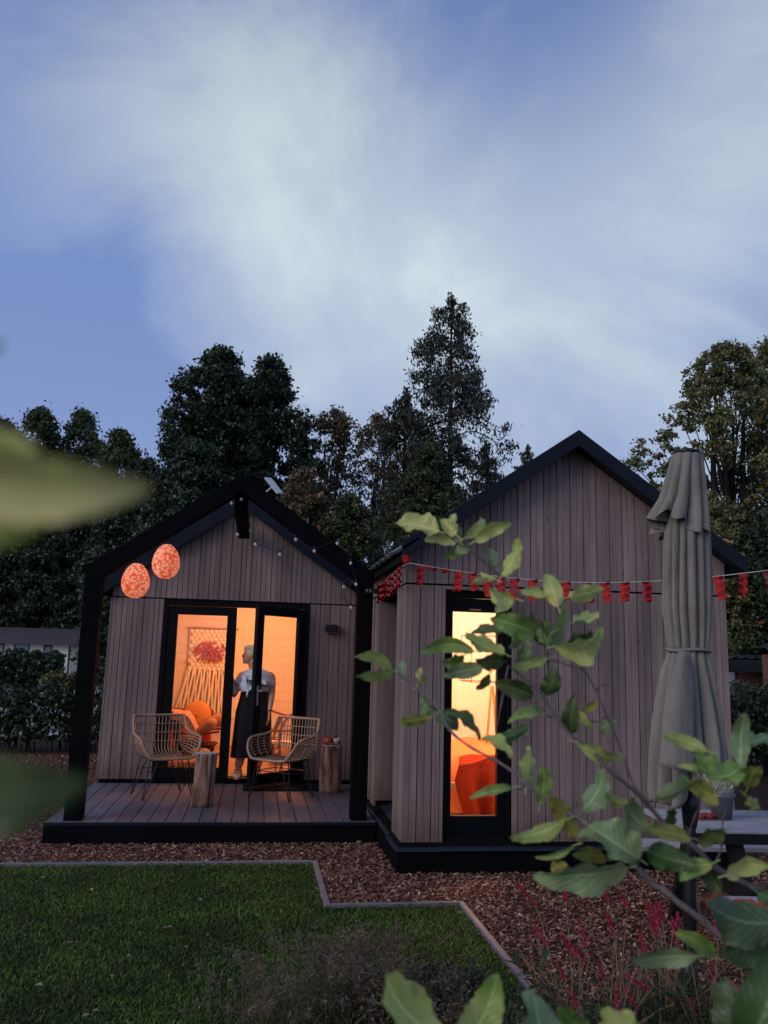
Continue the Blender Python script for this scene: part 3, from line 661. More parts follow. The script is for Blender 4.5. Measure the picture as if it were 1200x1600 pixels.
# wooden dining chair
wc = empty('wooden_chair', at(440, 1200, 11.6), 'light wooden dining chair standing inside behind the open glass door', 'chair')
wl_ = wood('oak_chair_wood', (.34, .13, .05), (.46, .19, .08), (4, 4, 20), rough=.4, knots=False)
Q = lambda a, b, Y=11.4: at(a, b, Y)
MB().tube(spline([Q(421, 1109, 11.15), Q(432, 1113, 11.5), Q(448, 1117, 11.75), Q(470, 1115, 11.6), Q(480, 1110, 11.2)], 4), .016, 8).build('top_rail', wl_, wc, True)
for pts in ([(441, 1117), (436, 1130), (430, 1142), (427, 1160), (426, 1208)], [(451, 1117), (443, 1132), (438, 1142), (437, 1160), (437, 1205)], [(472, 1117), (470, 1140), (468, 1160), (468, 1208)]):
    MB().tube(spline([Q(a, b, 11.55) for a, b in pts], 3), .019, 8).build('leg', wl_, wc, True)
MB().bar(Q(428, 1142, 11.5), Q(470, 1142, 11.5), .03, .03).build('seat_rail', wl_, wc)
MB().obox(Q(448, 1160, 11.4), (.22, 0, 0), (0, .2, 0), (0, 0, .015)).build('seat', rope, wc)

# ------------------------------------------------------------------ bedroom
bd = empty('bed', (2.0, 8.6, .25), 'low bed with orange duvet seen through the narrow window', 'bed')
dv = fab('orange_duvet', (.80, .26, .10))
q0 = at(708, 1168, 9.4)
def cloth(nx, ny, f): 
    vs = [f(i/nx, j/ny) for j in range(ny+1) for i in range(nx+1)]
    fs = [(j*(nx+1)+i, j*(nx+1)+i+1, (j+1)*(nx+1)+i+1, (j+1)*(nx+1)+i) for j in range(ny) for i in range(nx)]
    return MB().add(vs, fs)
MB().box(1.5, 3.4, 7.95, 9.85, .25, .52).build('bed_frame', plain('cream_bedframe', (.8, .7, .55), .6), bd)
def duv(u, v):
    x = 1.49+u*1.95; y = 7.86+v*2.0; e_ = min(1, v*5); h = .72+.05*math.sin(u*9+v*4)*math.sin(v*7)+.03*math.sin(u*21+2*v)+.05*math.sin(v*3)
    z = .26+(h-.26)*math.sin(e_*math.pi/2)**.7; return (x, y, z)
cloth(40, 30, duv).build('duvet', dv, bd, True)
tw = plain('rust_knitted_throw', (.42, .055, .02), .9, .1, var=.3, vscale=60, bmp=1, bscale=160)
c0 = at(712, 1196, 7.78); c1 = at(778, 1200, 7.78); cb = at(740, 1280, 7.70)
def thr(u, v):
    L_ = Vector((c0.x+.06, 8.15, .93)); xl_ = c0.x+float(np.interp(v, [0, .3, .46, .7, 1], [.07, .03, -.005, .05, .12])); xx = xl_+u*(c1.x+.1-xl_)
    fold = .055*math.sin(u*15+v*2)*min(1, max(0, v-.28)*3)
    z = .80-.02*v if v < .3 else .795-(v-.3)/.7*(.795-cb.z+.1)
    yy = 7.95-(v/.3)*.17 if v < .3 else 7.78-.04*(v-.3)
    z -= .13*(1-u)**1.5*min(1, v/.3+.3)*(1-v); return (xx, yy+fold, z+.012*math.sin(u*7+v*9))
o = cloth(44, 40, thr).build('knitted_throw', tw, None, True); tag(o, 'rust red knitted throw hanging over the end of the bed', 'blanket')
tl = empty('tripod_lamp', at(772, 1165, 9.3), 'wooden tripod lamp with a thin square wire shade behind the bed', 'lamp')
tw_ = wood('lamp_wood', (.42, .20, .07), (.55, .28, .11), (4, 4, 20), knots=False)
for a, b in (((768, 1072), (760, 1165)), ((770, 1072), (777, 1165)), ((769, 1072), (786, 1160))):
    MB().tube([at(*a, 9.35), at(*b, 9.35)], .014, 8).build('leg', tw_, tl)
mb = MB(); s0 = at(729, 993, 9.35); s1 = at(800, 1066, 9.35)
fr_ = [(s0.x, s0.z), (s1.x, s0.z), (s1.x, s1.z), (s0.x, s1.z)]
for yy in (9.1, 9.6): mb.tube([(a, yy, b) for a, b in fr_], .006, 5, closed=True)
for a, b in fr_: mb.tube([(a, 9.1, b), (a, 9.6, b)], .006, 5)
mb.build('wire_shade', M['blackmetal'], tl)

# ------------------------------------------------------------------ porch things
wlm = empty('wall_lamp', at(518, 982, 10.0), 'small black box lamp mounted on the wall right of the doors', 'wall lamp')
p = at(518, 982, 9.98); bevel(MB().box(p.x-.072, p.x+.072, 9.945, 10.03, p.z-.045, p.z+.045).build('housing', M['blackmetal'], wlm), .006)
MB().box(p.x-.05, p.x+.05, 9.955, 10.02, p.z-.05, p.z-.046).build('diffuser', plain('lamp_diffuser', (.25, .25, .25), .3), wlm)
dm = MB(); g1 = ground(379, 1237, DZ); 
bevel(MB().box(g1.x, .88, 9.50, 10.0, DZ+.003, DZ+.018).build('doormat', plain('black_mat', (.010, .010, .011), .95, .1, bmp=1, bscale=200), None), .004)
tag(bpy.data.objects['doormat'], 'black doormat on the deck in front of the open door', 'doormat')

# patterned paper lanterns
def lantern_mat():
    m, t, b = mat('printed_lantern_paper')
    co = t.nodes.new('ShaderNodeTexCoord')
    v = t.nodes.new('ShaderNodeTexVoronoi'); v.inputs['Scale'].default_value = 38; t.links.new(co.outputs['Object'], v.inputs[0])
    c = ramp(t, v.outputs['Distance'], [(0, (.85, .36, .16)), (.10, (.95, .60, .40)), (.44, (.94, .52, .34)), (.58, (.85, .22, .075)), (1, (.66, .11, .035))])
    n = noise(t, 9, 2, .5); c = mul(t, c, ramp(t, n, [(.35, (1, .72, .66)), (.65, (1, 1, 1))]))
    t.links.new(c, b.inputs['Base Color']); b.inputs['Roughness'].default_value = .8
    t.links.new(c, b.inputs['Emission Color']); b.inputs['Emission Strength'].default_value = .50
    tr = t.nodes.new('ShaderNodeBsdfTranslucent'); t.links.new(c, tr.inputs[0]); mx = t.nodes.new('ShaderNodeMixShader'); mx.inputs[0].default_value = .3
    o = t.nodes['Material Output']; t.links.new(b.outputs[0], mx.inputs[1]); t.links.new(tr.outputs[0], mx.inputs[2]); t.links.new(mx.outputs[0], o.inputs[0]); return m
LMt = lantern_mat()
for px, py, lab in ((212, 907, 'lower left paper lantern, egg shaped with orange flower print'), (259.5, 877, 'upper right paper lantern, egg shaped with orange flower print')):
    c = at(px, py, 7.95); e = empty('paper_lantern', c, lab, 'lantern', 'paper lanterns hanging from the rafter'); rings = []
    H_ = .168; W_ = .127
    zs = np.linspace(-.96, .96, 19)
    for z in zs:
        sh = math.sqrt(max(0, 1-z*z)); sh *= (1-.13*z)
        rings.append([c+Vector((W_*sh*(1+.012*math.cos(k*math.pi/2*1.0))*math.cos(2*math.pi*k/32), W_*sh*math.sin(2*math.pi*k/32), H_*z)) for k in range(32)])
    MB().loft(rings, cap=False).build('paper_shade', LMt, e, True)
    MB().tube([c+Vector((.036*math.cos(k*.52), .036*math.sin(k*.52), H_*.965)) for k in range(12)], .003, 5, closed=True).build('wire_ring', M['blackmetal'], e)
    zr_ = azt-.18-sl_*abs(c.x-apx)
    MB().tube([c+Vector((0, 0, H_*.96)), Vector((c.x, 7.95, zr_-.0))], .0022, 4).build('cord', M['blackmetal'], e)

# string lights
sg = empty('string_lights', at(380, 790, 8.0), 'string of clear bulbs wound round the ridge beam and hanging along the rafter', 'string lights')
gm, t, b = mat('clear_bulb'); b.inputs['Base Color'].default_value = (.75, .77, .8, 1); b.inputs['Roughness'].default_value = .08; b.inputs['Transmission Weight'].default_value = .55; b.inputs['Alpha'].default_value = .9; b.inputs['Emission Color'].default_value = (.8, .85, 1, 1); b.inputs['Emission Strength'].default_value = .04
bulbs = [(362,786,8.3),(370,799,8.6),(372,812,8.9),(371,819,9.0),(371,835,9.2),(379,825,9.3),(388,813,9.2),(388,829,9.4),(387,793,8.6),(399,850,7.9),(437,866,7.9),(462,843,7.85),(491,861,7.85),(548,880,7.85),(527,849,7.85),(537,917,7.9),(548,949,7.9),(556,913,7.85),(377,780,8.0)]
for px, py, Y in bulbs:
    c = at(px, py, Y); bb = MB().ball(c, .0155*Y/8, 10, 7, (1, 1, 1.1)).build('bulb', gm, sg, True)
    MB().tube([c+Vector((0, 0, .018)), c+Vector((0, 0, .045))], .009, 6).build('socket', M['blackmetal'], bb)
cabs = [[(362,782,8.2),(368,795,8.55),(371,808,8.85),(370,830,9.15),(379,822,9.25),(388,826,9.35),(389,808,9.1),(387,789,8.55)],
        [(391,780,8.0),(393,800,7.9),(399,846,7.87),(417,855,7.87),(437,862,7.87),(448,850,7.87),(455,838,7.85),(462,839,7.85),(476,850,7.85),(491,857,7.85),(510,850,7.85),(527,846,7.85),(540,862,7.85),(548,876,7.85),(556,909,7.85),(545,905,7.88),(537,913,7.9),(539,935,7.9),(548,944,7.9),(556,946,7.95)]]
mb = MB()
for c_ in cabs: mb.tube(spline([at(*p) for p in c_], 5), .0032, 5)
mb.build('cable', M['blackmetal'], sg)

# satellite panel on the roof
sp = empty('satellite_panel', at(425, 765, 11.5), 'flat white antenna panel tilted on a short pole above the left cabin roof', 'antenna')
c = at(428, 759, 11.2); 
bevel(MB().obox(c, (.092, 0, -.092*1.15), (.04, .20, .04), (.010, 0, .009)).build('panel', plain('white_plastic', (.62, .63, .68), .4, .5), sp), .006)
MB().tube([c, at(417, 768, 11.2), at(413, 790, 11.2)], .016, 8).build('pole', M['steel'], sp)

# log stumps
def stump_mat():
    m, t, b = mat('stripped_log')
    n = noise(t, 2.2, 5, .6, sc=(7, 7, 1.1), dist=.6); c = ramp(t, n, [(.30, (.035, .017, .012)), (.44, (.14, .065, .04)), (.55, (.38, .22, .15)), (.75, (.58, .40, .30))])
    t.links.new(c, b.inputs['Base Color']); b.inputs['Roughness'].default_value = .8; bump(t, b, n, .9, .02); return m
SM = stump_mat(); CT = plain('cut_log_end', (.46, .38, .36), .8, .2, var=.2, vscale=20)
def stump(px, py, Z, h, r, label, lean=0, rt=None):
    g = ground(px, py, Z); g.y += r*.9; e = empty('log_stump', g, label, 'log stump', 'log stumps used as side tables'); rings = []; n = 28; sd = random.uniform(0, 9)
    for j in range(13):
        t_ = j/12; rr = r*(1+.05*math.sin(t_*5+sd)) if rt is None else r+(rt-r)*t_
        rings.append([g+Vector((lean*t_+rr*math.cos(2*math.pi*k/n)*(1+.05*math.sin(k*1.9+sd+t_*1.2)+.03*math.sin(k*3.7-t_*3)), rr*math.sin(2*math.pi*k/n)*(1+.05*math.sin(k*1.9+sd+t_*1.2)), .002+h*t_)) for k in range(n)])
    MB().loft(rings).build('log', SM, e, True)
    top_ = rings[-1]; c_ = sum(top_, Vector())/n
    o_ = MB().loft([[c_+(v-c_)*.97+Vector((0, 0, .001)) for v in top_], [c_+(v-c_)*.93+Vector((0, 0, .006)) for v in top_]]).build('cut_top', CT, e)
    return g, c_
stump(314, 1262, DZ, .50, .100, 'pale stripped log stump in front of the left rattan chair', .02, .105)
g2, t2 = stump(517, 1240, DZ, .50, .115, 'darker log stump by the right post with gourds on top', .0)
def gourd(name, c, r, cols, label):
    m, t, b = mat(name+'_skin'); co = t.nodes.new('ShaderNodeTexCoord'); n_ = noise(t, 14, 3, .5)
    t.links.new(ramp(t, n_, cols), b.inputs['Base Color']); b.inputs['Roughness'].default_value = .35
    e = empty('gourd', c, label, 'gourd'); rings = []
    for j in range(1, 12):
        la = -math.pi/2+math.pi*j/12; rings.append([Vector(c)+Vector((r*math.cos(la)*math.cos(a)*(1-.07*abs(math.sin(a*4))), r*math.cos(la)*math.sin(a)*(1-.07*abs(math.sin(a*4))), r*.8*math.sin(la)+r*.8)) for a in [2*math.pi*k/32 for k in range(32)]])
    MB().loft(rings).build('body', m, e, True); MB().tube([Vector(c)+Vector((0, 0, r*1.5)), Vector(c)+Vector((.01, 0, r*1.9))], [.008, .005], 6).build('stalk', M['bark'], e)
zt2 = t2.z+.008
gourd('orange_gourd', (t2.x-.055, t2.y-.02, zt2), .055, [(.35, (.03, .02, .01)), (.45, (.55, .05, .015)), (.7, (.75, .15, .04))], 'mottled orange red gourd on the right log stump')
gourd('white_gourd', (t2.x+.05, t2.y, zt2), .058, [(.45, (.012, .016, .010)), (.53, (.62, .42, .32)), (.7, (.7, .62, .5))], 'dark and cream gourd beside the orange one on the stump')

# rattan chairs
def rattan_chair():
    e = empty('rattan_chair', (0, 0, 0), 'x', 'chair', 'rattan bucket chairs on the deck')
    half = [(0, .27, .80), (.24, .27, .80), (.275, .25, .79), (.285, .22, .72), (.29, .17, .655), (.31, .06, .625), (.325, -.12, .61), (.315, -.21, .58), (.285, -.26, .50), (.235, -.28, .43), (.19, -.285, .405), (0, -.29, .398)]
    rim = spline(half, 4); right = rim; left = [Vector((-p.x, p.y, p.z)) for p in reversed(rim)][1:-1]
    loop = right+left
    MB().tube(loop, .0135, 8, closed=True).build('rim', M['rattan'], e, True)
    # vertical canes: back top -> seat -> front
    mb = MB(); nc = 13
    for i in range(nc):
        u = (i/(nc-1)-.5)*2; x = u*.235; zt_ = .80; xs = u*.205
        pts = [(x, .27, zt_), (x*.99, .262, .70), (x*.97, .25, .56), (xs, .215, .455), (xs, .14, .415), (xs, .0, .395), (xs, -.16, .395), (xs*.95, -.287, .40)]
        mb.tube(spline(pts, 3), .0058, 5)
    for z, dy in ((.71, .262), (.62, .254), (.53, .243)):
        mb.tube(spline([(-.275, dy-.03, z), (-.2, dy-.005, z), (0, dy-.008, z), (.2, dy-.005, z), (.275, dy-.03, z)], 3), .0058, 5)
    # side canes sweep round each arm
    for s in (-1, 1):
        for k in range(6):
            t_ = (k+1)/7
            bk = Vector((s*.255, .235, .60-.16*t_)); md = Vector((s*(.315-.08*t_**1.5), .03, .615-.20*t_)); m2_ = Vector((s*(.325-.09*t_**1.5), -.13, .60-.19*t_)); fr_ = Vector((s*(.315-.09*t_), -.215-.06*t_, .565-.155*t_))
            mb.tube(spline([bk, md, m2_, fr_], 4), .0055, 5)
        for k in range(4):
            y = .16-.11*k; mb.tube(spline([(s*.30, y, .625), (s*.312, y, .55), (s*.29, y, .47), (s*.235, y, .405)], 3), .0055, 5)
        mb.tube(spline([(s*.24, .268, .79), (s*.25, .26, .62), (s*.245, .23, .47)], 3), .009, 6)
    for y in (.12, -.02, -.15): mb.tube([(-.235, y, .405), (0, y, .392), (.235, y, .405)], .0055, 5)
    mb.build('cane_weave', M['rattan'], e, True)
    MB().tube([(-.2, .17, .385), (.2, .17, .385), (.2, -.2, .385), (-.2, -.2, .385)], .007, 6, closed=True).build('seat_frame', M['blackmetal'], e)
    for sx in (-1, 1):
        for sy_ in (-1, 1):
            f = Vector((sx*.26, sy_*.21+(-.02), .004)); a = Vector((sx*.20, -.02+sy_*.17, .385)); b_ = Vector((sx*.12, -.02+sy_*.19, .385))
            m_ = MB().tube([a, f+Vector((0, 0, .02))], .0062, 6).tube([b_, f+Vector((-sx*.012, 0, .02))], .0062, 6).tube([f, f+Vector((0, 0, .025))], .011, 8)
            m_.build('leg', M['blackmetal'], e)
    MB().tube([(-.215, -.17, .27), (.215, -.17, .27), (.215, .14, .27), (-.215, .14, .27)], .005, 6, closed=True).build('brace', M['blackmetal'], e)
    return e
def copy_tree(o, parent=None):
    c = o.copy(); C.objects.link(c)
    if parent is not None: c.parent = parent
    for ch in [x for x in SC.objects if x.parent == o]: copy_tree(ch, c)
    return c
ch1 = rattan_chair(); ch2 = copy_tree(ch1)
ch1.location = (-.905, 9.19, DZ+.003); ch1.rotation_euler = (0, 0, R(23)); ch1['label'] = 'rattan bucket chair on black hairpin legs left of the pale log'
ch2.location = (.345, 9.12, DZ+.003); ch2.rotation_euler = (0, 0, R(-38)); ch2['label'] = 'rattan bucket chair on black hairpin legs before the open door'

# ------------------------------------------------------------------ woman in the doorway
def loftring(c, rx, ry, n=20, rot=0, squash=None):
    c = Vector(c); return [c+Vector((rx*math.cos(a)*math.cos(rot)-ry*math.sin(a)*math.sin(rot), rx*math.cos(a)*math.sin(rot)+ry*math.sin(a)*math.cos(rot), 0)) for a in [2*math.pi*k/n for k in range(n)]]
pw_ = empty('person', (0, 10.16, .25), 'blonde woman in white blouse and long black skirt looking left in the doorway', 'person')
skin, t, b = mat('skin'); b.inputs['Base Color'].default_value = (.72, .36, .24, 1); b.inputs['Roughness'].default_value = .5; b.inputs['Subsurface Weight'].default_value = .08
F0 = Vector((.065, 10.20, .25)); F0.x = at(399, 1060, 10.2).x
X0 = F0.x; Y0_ = 10.20
def seg(mb_, pts, rad, n=10): mb_.tube(spline(pts, 4), [r_ for r_ in np.interp(np.linspace(0, 1, (len(pts)-1)*4+1), np.linspace(0, 1, len(rad)), rad)], n)
bm_ = MB()
hd = Vector((at(391, 1024, 10.18).x, 10.16, at(391, 1024, 10.18).z))
sh_z = hd.z-.198
# torso, neck, head
bm_.loft([loftring((X0, Y0_, .95), .17, .13), loftring((X0, Y0_, 1.08), .18, .135), loftring((X0, Y0_, 1.25), .155, .12), loftring((X0, Y0_, sh_z-.10), .17, .125), loftring((X0, Y0_, sh_z-.02), .165, .10), loftring((X0-.005, Y0_, sh_z+.03), .08, .07)])
bm_.tube([(X0-.01, Y0_, sh_z-.01), hd+Vector((.02, .005, -.06))], [.062, .052], 12)
bm_.ball(hd+Vector((.012, 0, .02)), .088, 16, 12, (1.02, .86, 1.12))
bm_.ball(hd+Vector((-.03, 0, -.045)), .055, 12, 9, (1.0, .85, 1.0))         # jaw
bm_.tube([hd+Vector((-.062, 0, .022)), hd+Vector((-.088, 0, -.004)), hd+Vector((-.094, 0, -.018)), hd+Vector((-.07, 0, -.028))], [.010, .011, .013, .008], 8)  # nose
bm_.ball(hd+Vector((-.076, 0, -.046)), .014, 8, 6, (1, 1.3, .6)); bm_.ball(hd+Vector((-.074, 0, -.060)), .013, 8, 6, (1, 1.2, .6)); bm_.ball(hd+Vector((-.066, 0, -.083)), .020, 8, 6)
bm_.ball(hd+Vector((-.062, -.03, .03)), .016, 8, 6, (1, 1.3, .5)); bm_.ball(hd+Vector((.02, -.078, 0)), .022, 8, 6, (.8, .4, 1.3))
# arms
def hand(mb_, w0, d, side):
    d = Vector(d).normalized(); sd = Vector(side).normalized(); w0 = Vector(w0)
    pn = d.cross(sd)
    mb_.obox(w0+d*.05, d*.045, sd*.038, pn*.013)
    for i, l_ in enumerate((.068, .078, .072, .055)):
        b0 = w0+d*.092+sd*(-.030+.020*i); mb_.tube([b0, b0+d*l_*.5+pn*.006, b0+d*l_*.93+pn*.022], [.0095, .0085, .0065], 8)
    b0 = w0+d*.03-sd*.036; mb_.tube([b0, b0+d*.03-sd*.022, b0+d*.062-sd*.026], [.012, .010, .008], 8)
shR = Vector((X0+.19, Y0_-.0, sh_z-.03)); wr = Vector((at(421, 1108, 10.16).x, 10.10, at(425, 1112, 10.16).z)); el = Vector((at(425, 1080, 10.16).x, 10.18, at(430, 1084, 10.16).z))
seg(bm_, [shR+Vector((-.05, 0, .0)), shR+Vector((.005, 0, -.04)), el, wr], [.055, .055, .043, .038, .027])
hand(bm_, wr, (-.06, -.05, -1), (0, -1, .05))
shL = Vector((X0-.17, Y0_, sh_z-.03)); hL = at(364, 1062, 10.15); eL = Vector((shL.x-.075, 10.13, sh_z-.27))
seg(bm_, [shL+Vector((.05, 0, 0)), shL+Vector((-.01, 0, -.05)), eL, hL], [.055, .053, .042, .036, .026])
hand(bm_, hL, (-.15, -.1, 1), (0, -1, 0))
# legs
f1 = ground(372, 1220, .25); f1 = Vector((at(371, 1222, 10.14).x, 10.14, .25)); f2 = Vector((at(400, 1214, 10.32).x, 10.36, .25))
for hp, ft, kn in (((X0-.08, Y0_, .98), f1, (X0-.065, Y0_-.03, .68)), ((X0+.08, Y0_+.03, .98), f2, (X0+.09, Y0_+.06, .68))):
    seg(bm_, [hp, kn, Vector((ft.x+.01, ft.y+.05, .42)), ft+Vector((0, .05, .085))], [.09, .065, .055, .052, .034])
    bm_.loft([[ft+Vector((x_+px_*.0, -.16, z_)) for x_, z_ in ((-.03, .01), (.03, .01), (.028, .03), (-.028, .03))], [ft+Vector((x_, -.10, z_)) for x_, z_ in ((-.046, .005), (.042, .005), (.038, .05), (-.038, .05))], [ft+Vector((x_, .0, z_)) for x_, z_ in ((-.036, .005), (.036, .005), (.033, .085), (-.033, .085))], [ft+Vector((x_, .085, z_)) for x_, z_ in ((-.03, .005), (.03, .005), (.028, .07), (-.028, .07))]])
me = bm_.mesh('body'); tmp = bpy.data.objects.new('body_tmp', me); C.objects.link(tmp)
rm = tmp.modifiers.new('r', 'REMESH'); rm.mode = 'VOXEL'; rm.voxel_size = .0055; sm_ = tmp.modifiers.new('s', 'SMOOTH'); sm_.factor = .5; sm_.iterations = 4
dg = bpy.context.evaluated_depsgraph_get(); me2 = bpy.data.meshes.new_from_object(tmp.evaluated_get(dg)); me2.name = 'body'; bpy.data.objects.remove(tmp)
me2.materials.clear(); link('body', me2, skin, pw_, True)
eyem = plain('dark_eye', (.02, .015, .012), .2); lipm = plain('lips', (.35, .08, .07), .4)
MB().ball(hd+Vector((-.072, -.030, .015)), .0075, 8, 6, (.6, 1.4, .7)).build('eye', eyem, pw_, True)
MB().ball(hd+Vector((-.084, 0, -.052)), .009, 8, 6, (.6, 1.8, .6)).build('lips', lipm, pw_, True)
MB().tube(spline([hd+Vector((-.076, -.012, .036)), hd+Vector((-.072, -.03, .042)), hd+Vector((-.06, -.045, .036))], 3), .0035, 5).build('eyebrow', plain('brow', (.22, .14, .09), .7), pw_)
hm, t, b = mat('blonde_hair'); t.links.new(ramp(t, noise(t, 3, 4, .6, sc=(10, 10, 40)), [(.3, (.48, .35, .22)), (.7, (.88, .74, .56))]), b.inputs['Base Color']); b.inputs['Roughness'].default_value = .5; bump(t, b, noise(t, 3, 4, .6, sc=(10, 10, 60)), .6, .01)
hb = MB(); hb.ball(hd+Vector((.030, 0, .040)), .094, 18, 12, (1.0, .96, .98)); hb.ball(hd+Vector((.055, 0, -.035)), .06, 12, 9, (.9, 1.2, 1.2)); hb.ball(hd+Vector((-.008, 0, .078)), .066, 14, 9, (1.1, 1.1, .75))
for i in range(40):
    a = random.uniform(-1.2, 1.2); p0 = hd+Vector((-.045+.05*random.random(), math.sin(a)*.07, .10-.02*abs(a)))
    hb.tube(spline([p0, p0+Vector((.03, math.sin(a)*.03, .012)), p0+Vector((.075, math.sin(a)*.045, -.03)), p0+Vector((.10, math.sin(a)*.03, -.10))], 2), [.006]*6+[.003], 5)
hb.build('hair', hm, pw_, True)
# blouse: loft with folds, tied at the waist, short sleeves
blm = plain('white_blouse_cloth', (.66, .70, .78), .8, .2, var=.08, vscale=25, bmp=.6, bscale=70)
def cl(c, rx, ry, amp, nf, ph, n=48): return [Vector(c)+Vector((math.cos(a)*rx*(1+amp*math.sin(a*nf+ph)), math.sin(a)*ry*(1+amp*math.sin(a*nf+ph)), .006*math.sin(a*3+ph))) for a in [2*math.pi*k/n for k in range(n)]]
hem = 1.235
bl = MB(); bl.loft([cl((X0-.01, Y0_, hem), .178, .145, .03, 9, 0), cl((X0-.01, Y0_-.004, hem+.05), .198, .165, .035, 9, .4), cl((X0, Y0_, hem+.13), .21, .17, .03, 8, 1), cl((X0, Y0_-.004, sh_z-.16), .208, .165, .02, 7, 2), cl((X0, Y0_, sh_z-.06), .205, .14, .012, 7, 2), cl((X0, Y0_, sh_z), .165, .105, .01, 5, 2), cl((X0-.003, Y0_+.005, sh_z+.035), .095, .080, .01, 5, 2)], cap=False)
for a0, a1, r0, r1 in ((shR+Vector((-.05, 0, .005)), shR.lerp(el, .60), .060, .060), (shL+Vector((.05, 0, .005)), shL.lerp(eL, .50), .060, .058)):
    bl.tube([a0, a0.lerp(a1, .35), a0.lerp(a1, .7), a1], [r0*.9, r0, r1, r1*1.05], 16, cap=False)
bl_o = bl.build('blouse', blm, pw_, True)
kn = MB(); kc = Vector((X0-.075, Y0_-.155, hem+.01)); kn.ball(kc, .018, 10, 7, (1.2, .8, 1)); kn.tube([kc, kc+Vector((-.01, -.008, -.035)), kc+Vector((-.012, -.006, -.075))], [.009, .013, .005], 8)
for i in range(6): kn.tube(spline([kc, kc+Vector((.05+.01*i, -.018+.004*i, .03+.018*i)), kc+Vector((.14, .03, .04+.035*i))], 3), .006, 5); kn.tube(spline([kc, kc+Vector((-.025, -.004, .035+.012*i)), kc+Vector((-.07+.004*i, .015, .10+.02*i))], 3), .006, 5)
kn.build('blouse_knot', blm, bl_o, True)
# v neck: skin wedge
vn = MB().add([(X0-.045, Y0_-.128, sh_z+.03), (X0+.045, Y0_-.124, sh_z+.03), (X0-.015, Y0_-.178, sh_z-.16), (X0-.0, Y0_-.150, sh_z-.03)], [(0, 3, 1), (0, 2, 3), (1, 3, 2)])
vn.build('neckline', skin, pw_, True)
skm = plain('black_skirt_cloth', (.010, .010, .013), .85, .15, var=.2, bmp=.3)
MB().loft([cl((X0, Y0_, 1.26), .158, .125, .0, 5, 0), cl((X0, Y0_, 1.15), .175, .145, .01, 7, 0), cl((X0+.0, Y0_, 1.0), .21, .17, .015, 8, 0), cl((X0, Y0_, .70), .225, .18, .03, 8, .2), cl((X0+.0, Y0_, .47), .235, .185, .05, 8, .4)], cap=False).build('skirt', skm, pw_, True)
sdm = plain('tan_leather', (.38, .20, .10), .5)
for ft in (f1, f2):
    s_ = MB().loft([[ft+Vector((math.cos(a)*.052*(1 if math.sin(a) < 0 else .8), math.sin(a)*.145-.03, z_)) for a in [2*math.pi*k/16 for k in range(16)]] for z_ in (-.010, .012)])
    s_.tube(spline([ft+Vector((-.05, -.09, .01)), ft+Vector((-.02, -.09, .058)), ft+Vector((.02, -.09, .058)), ft+Vector((.05, -.09, .01))], 3), .013, 6)
    s_.tube(spline([ft+Vector((-.042, .0, .01)), ft+Vector((-.03, -.02, .085)), ft+Vector((.03, -.02, .085)), ft+Vector((.042, .0, .01))], 3), .011, 6)
    s_.build('sandal', sdm, pw_, True)
MB().tube([wr+Vector((.028*math.cos(a), .028*math.sin(a), .02)) for a in [k*.628 for k in range(10)]], .006, 6, closed=True).build('bracelet', M['blackmetal'], pw_)

# ------------------------------------------------------------------ trees
DK = leafmat('dark_leaf', [(0, (.010, .019, .010)), (.45, (.024, .042, .020)), (.85, (.060, .092, .044)), (1, (.11, .15, .075))], .45, .15, .4)
MID = leafmat('mid_leaf', [(0, (.020, .030, .013)), (.5, (.055, .075, .030)), (.85, (.105, .13, .055)), (1, (.18, .17, .07))], .5, .25)
AUT = leafmat('autumn_leaf', [(0, (.045, .045, .022)), (.4, (.12, .115, .055)), (.7, (.21, .16, .085)), (.9, (.25, .12, .075)), (1, (.36, .15, .10))], .5, .3)
OAK = leafmat('turning_leaf', [(0, (.045, .058, .022)), (.5, (.135, .155, .060)), (.85, (.26, .27, .11)), (.94, (.36, .28, .09)), (.985, (.38, .16, .05)), (1, (.44, .18, .06))], .5, .3)
NDL = leafmat('conifer_needles', [(0, (.018, .022, .016)), (.6, (.045, .054, .038)), (1, (.11, .105, .075))], .6, .1)
BRM = wood('dark_tree_bark', (.012, .010, .009), (.035, .029, .026), (8, 8, 1.5), rough=.95, knots=False, bm=.8)
def leaf_cards(cen, size, name, m, parent=None, aspect=.6, droop=0., out=None):
    n = len(cen); a = RNG.normal(0, 1, (n, 3))
    if droop: a[:, 2] -= droop
    if out is not None: a += out
    a /= np.linalg.norm(a, axis=1)[:, None]; b = RNG.normal(0, 1, (n, 3)); b -= (b*a).sum(1)[:, None]*a; b /= np.linalg.norm(b, axis=1)[:, None]
    c = np.cross(a, b); s = size*RNG.uniform(.55, 1.35, n); a = a*s[:, None]; b = b*(s*aspect)[:, None]; c = c*(s*.12)[:, None]
    V = np.stack([cen-a*.5, cen+b*.5+c, cen+a*.5, cen-b*.5+c], 1).reshape(-1, 3); i = np.arange(n)*4
    F = np.concatenate([np.stack([i, i+1, i+2], 1), np.stack([i, i+2, i+3], 1)])
    return np_mesh(name, V, F, m, parent)
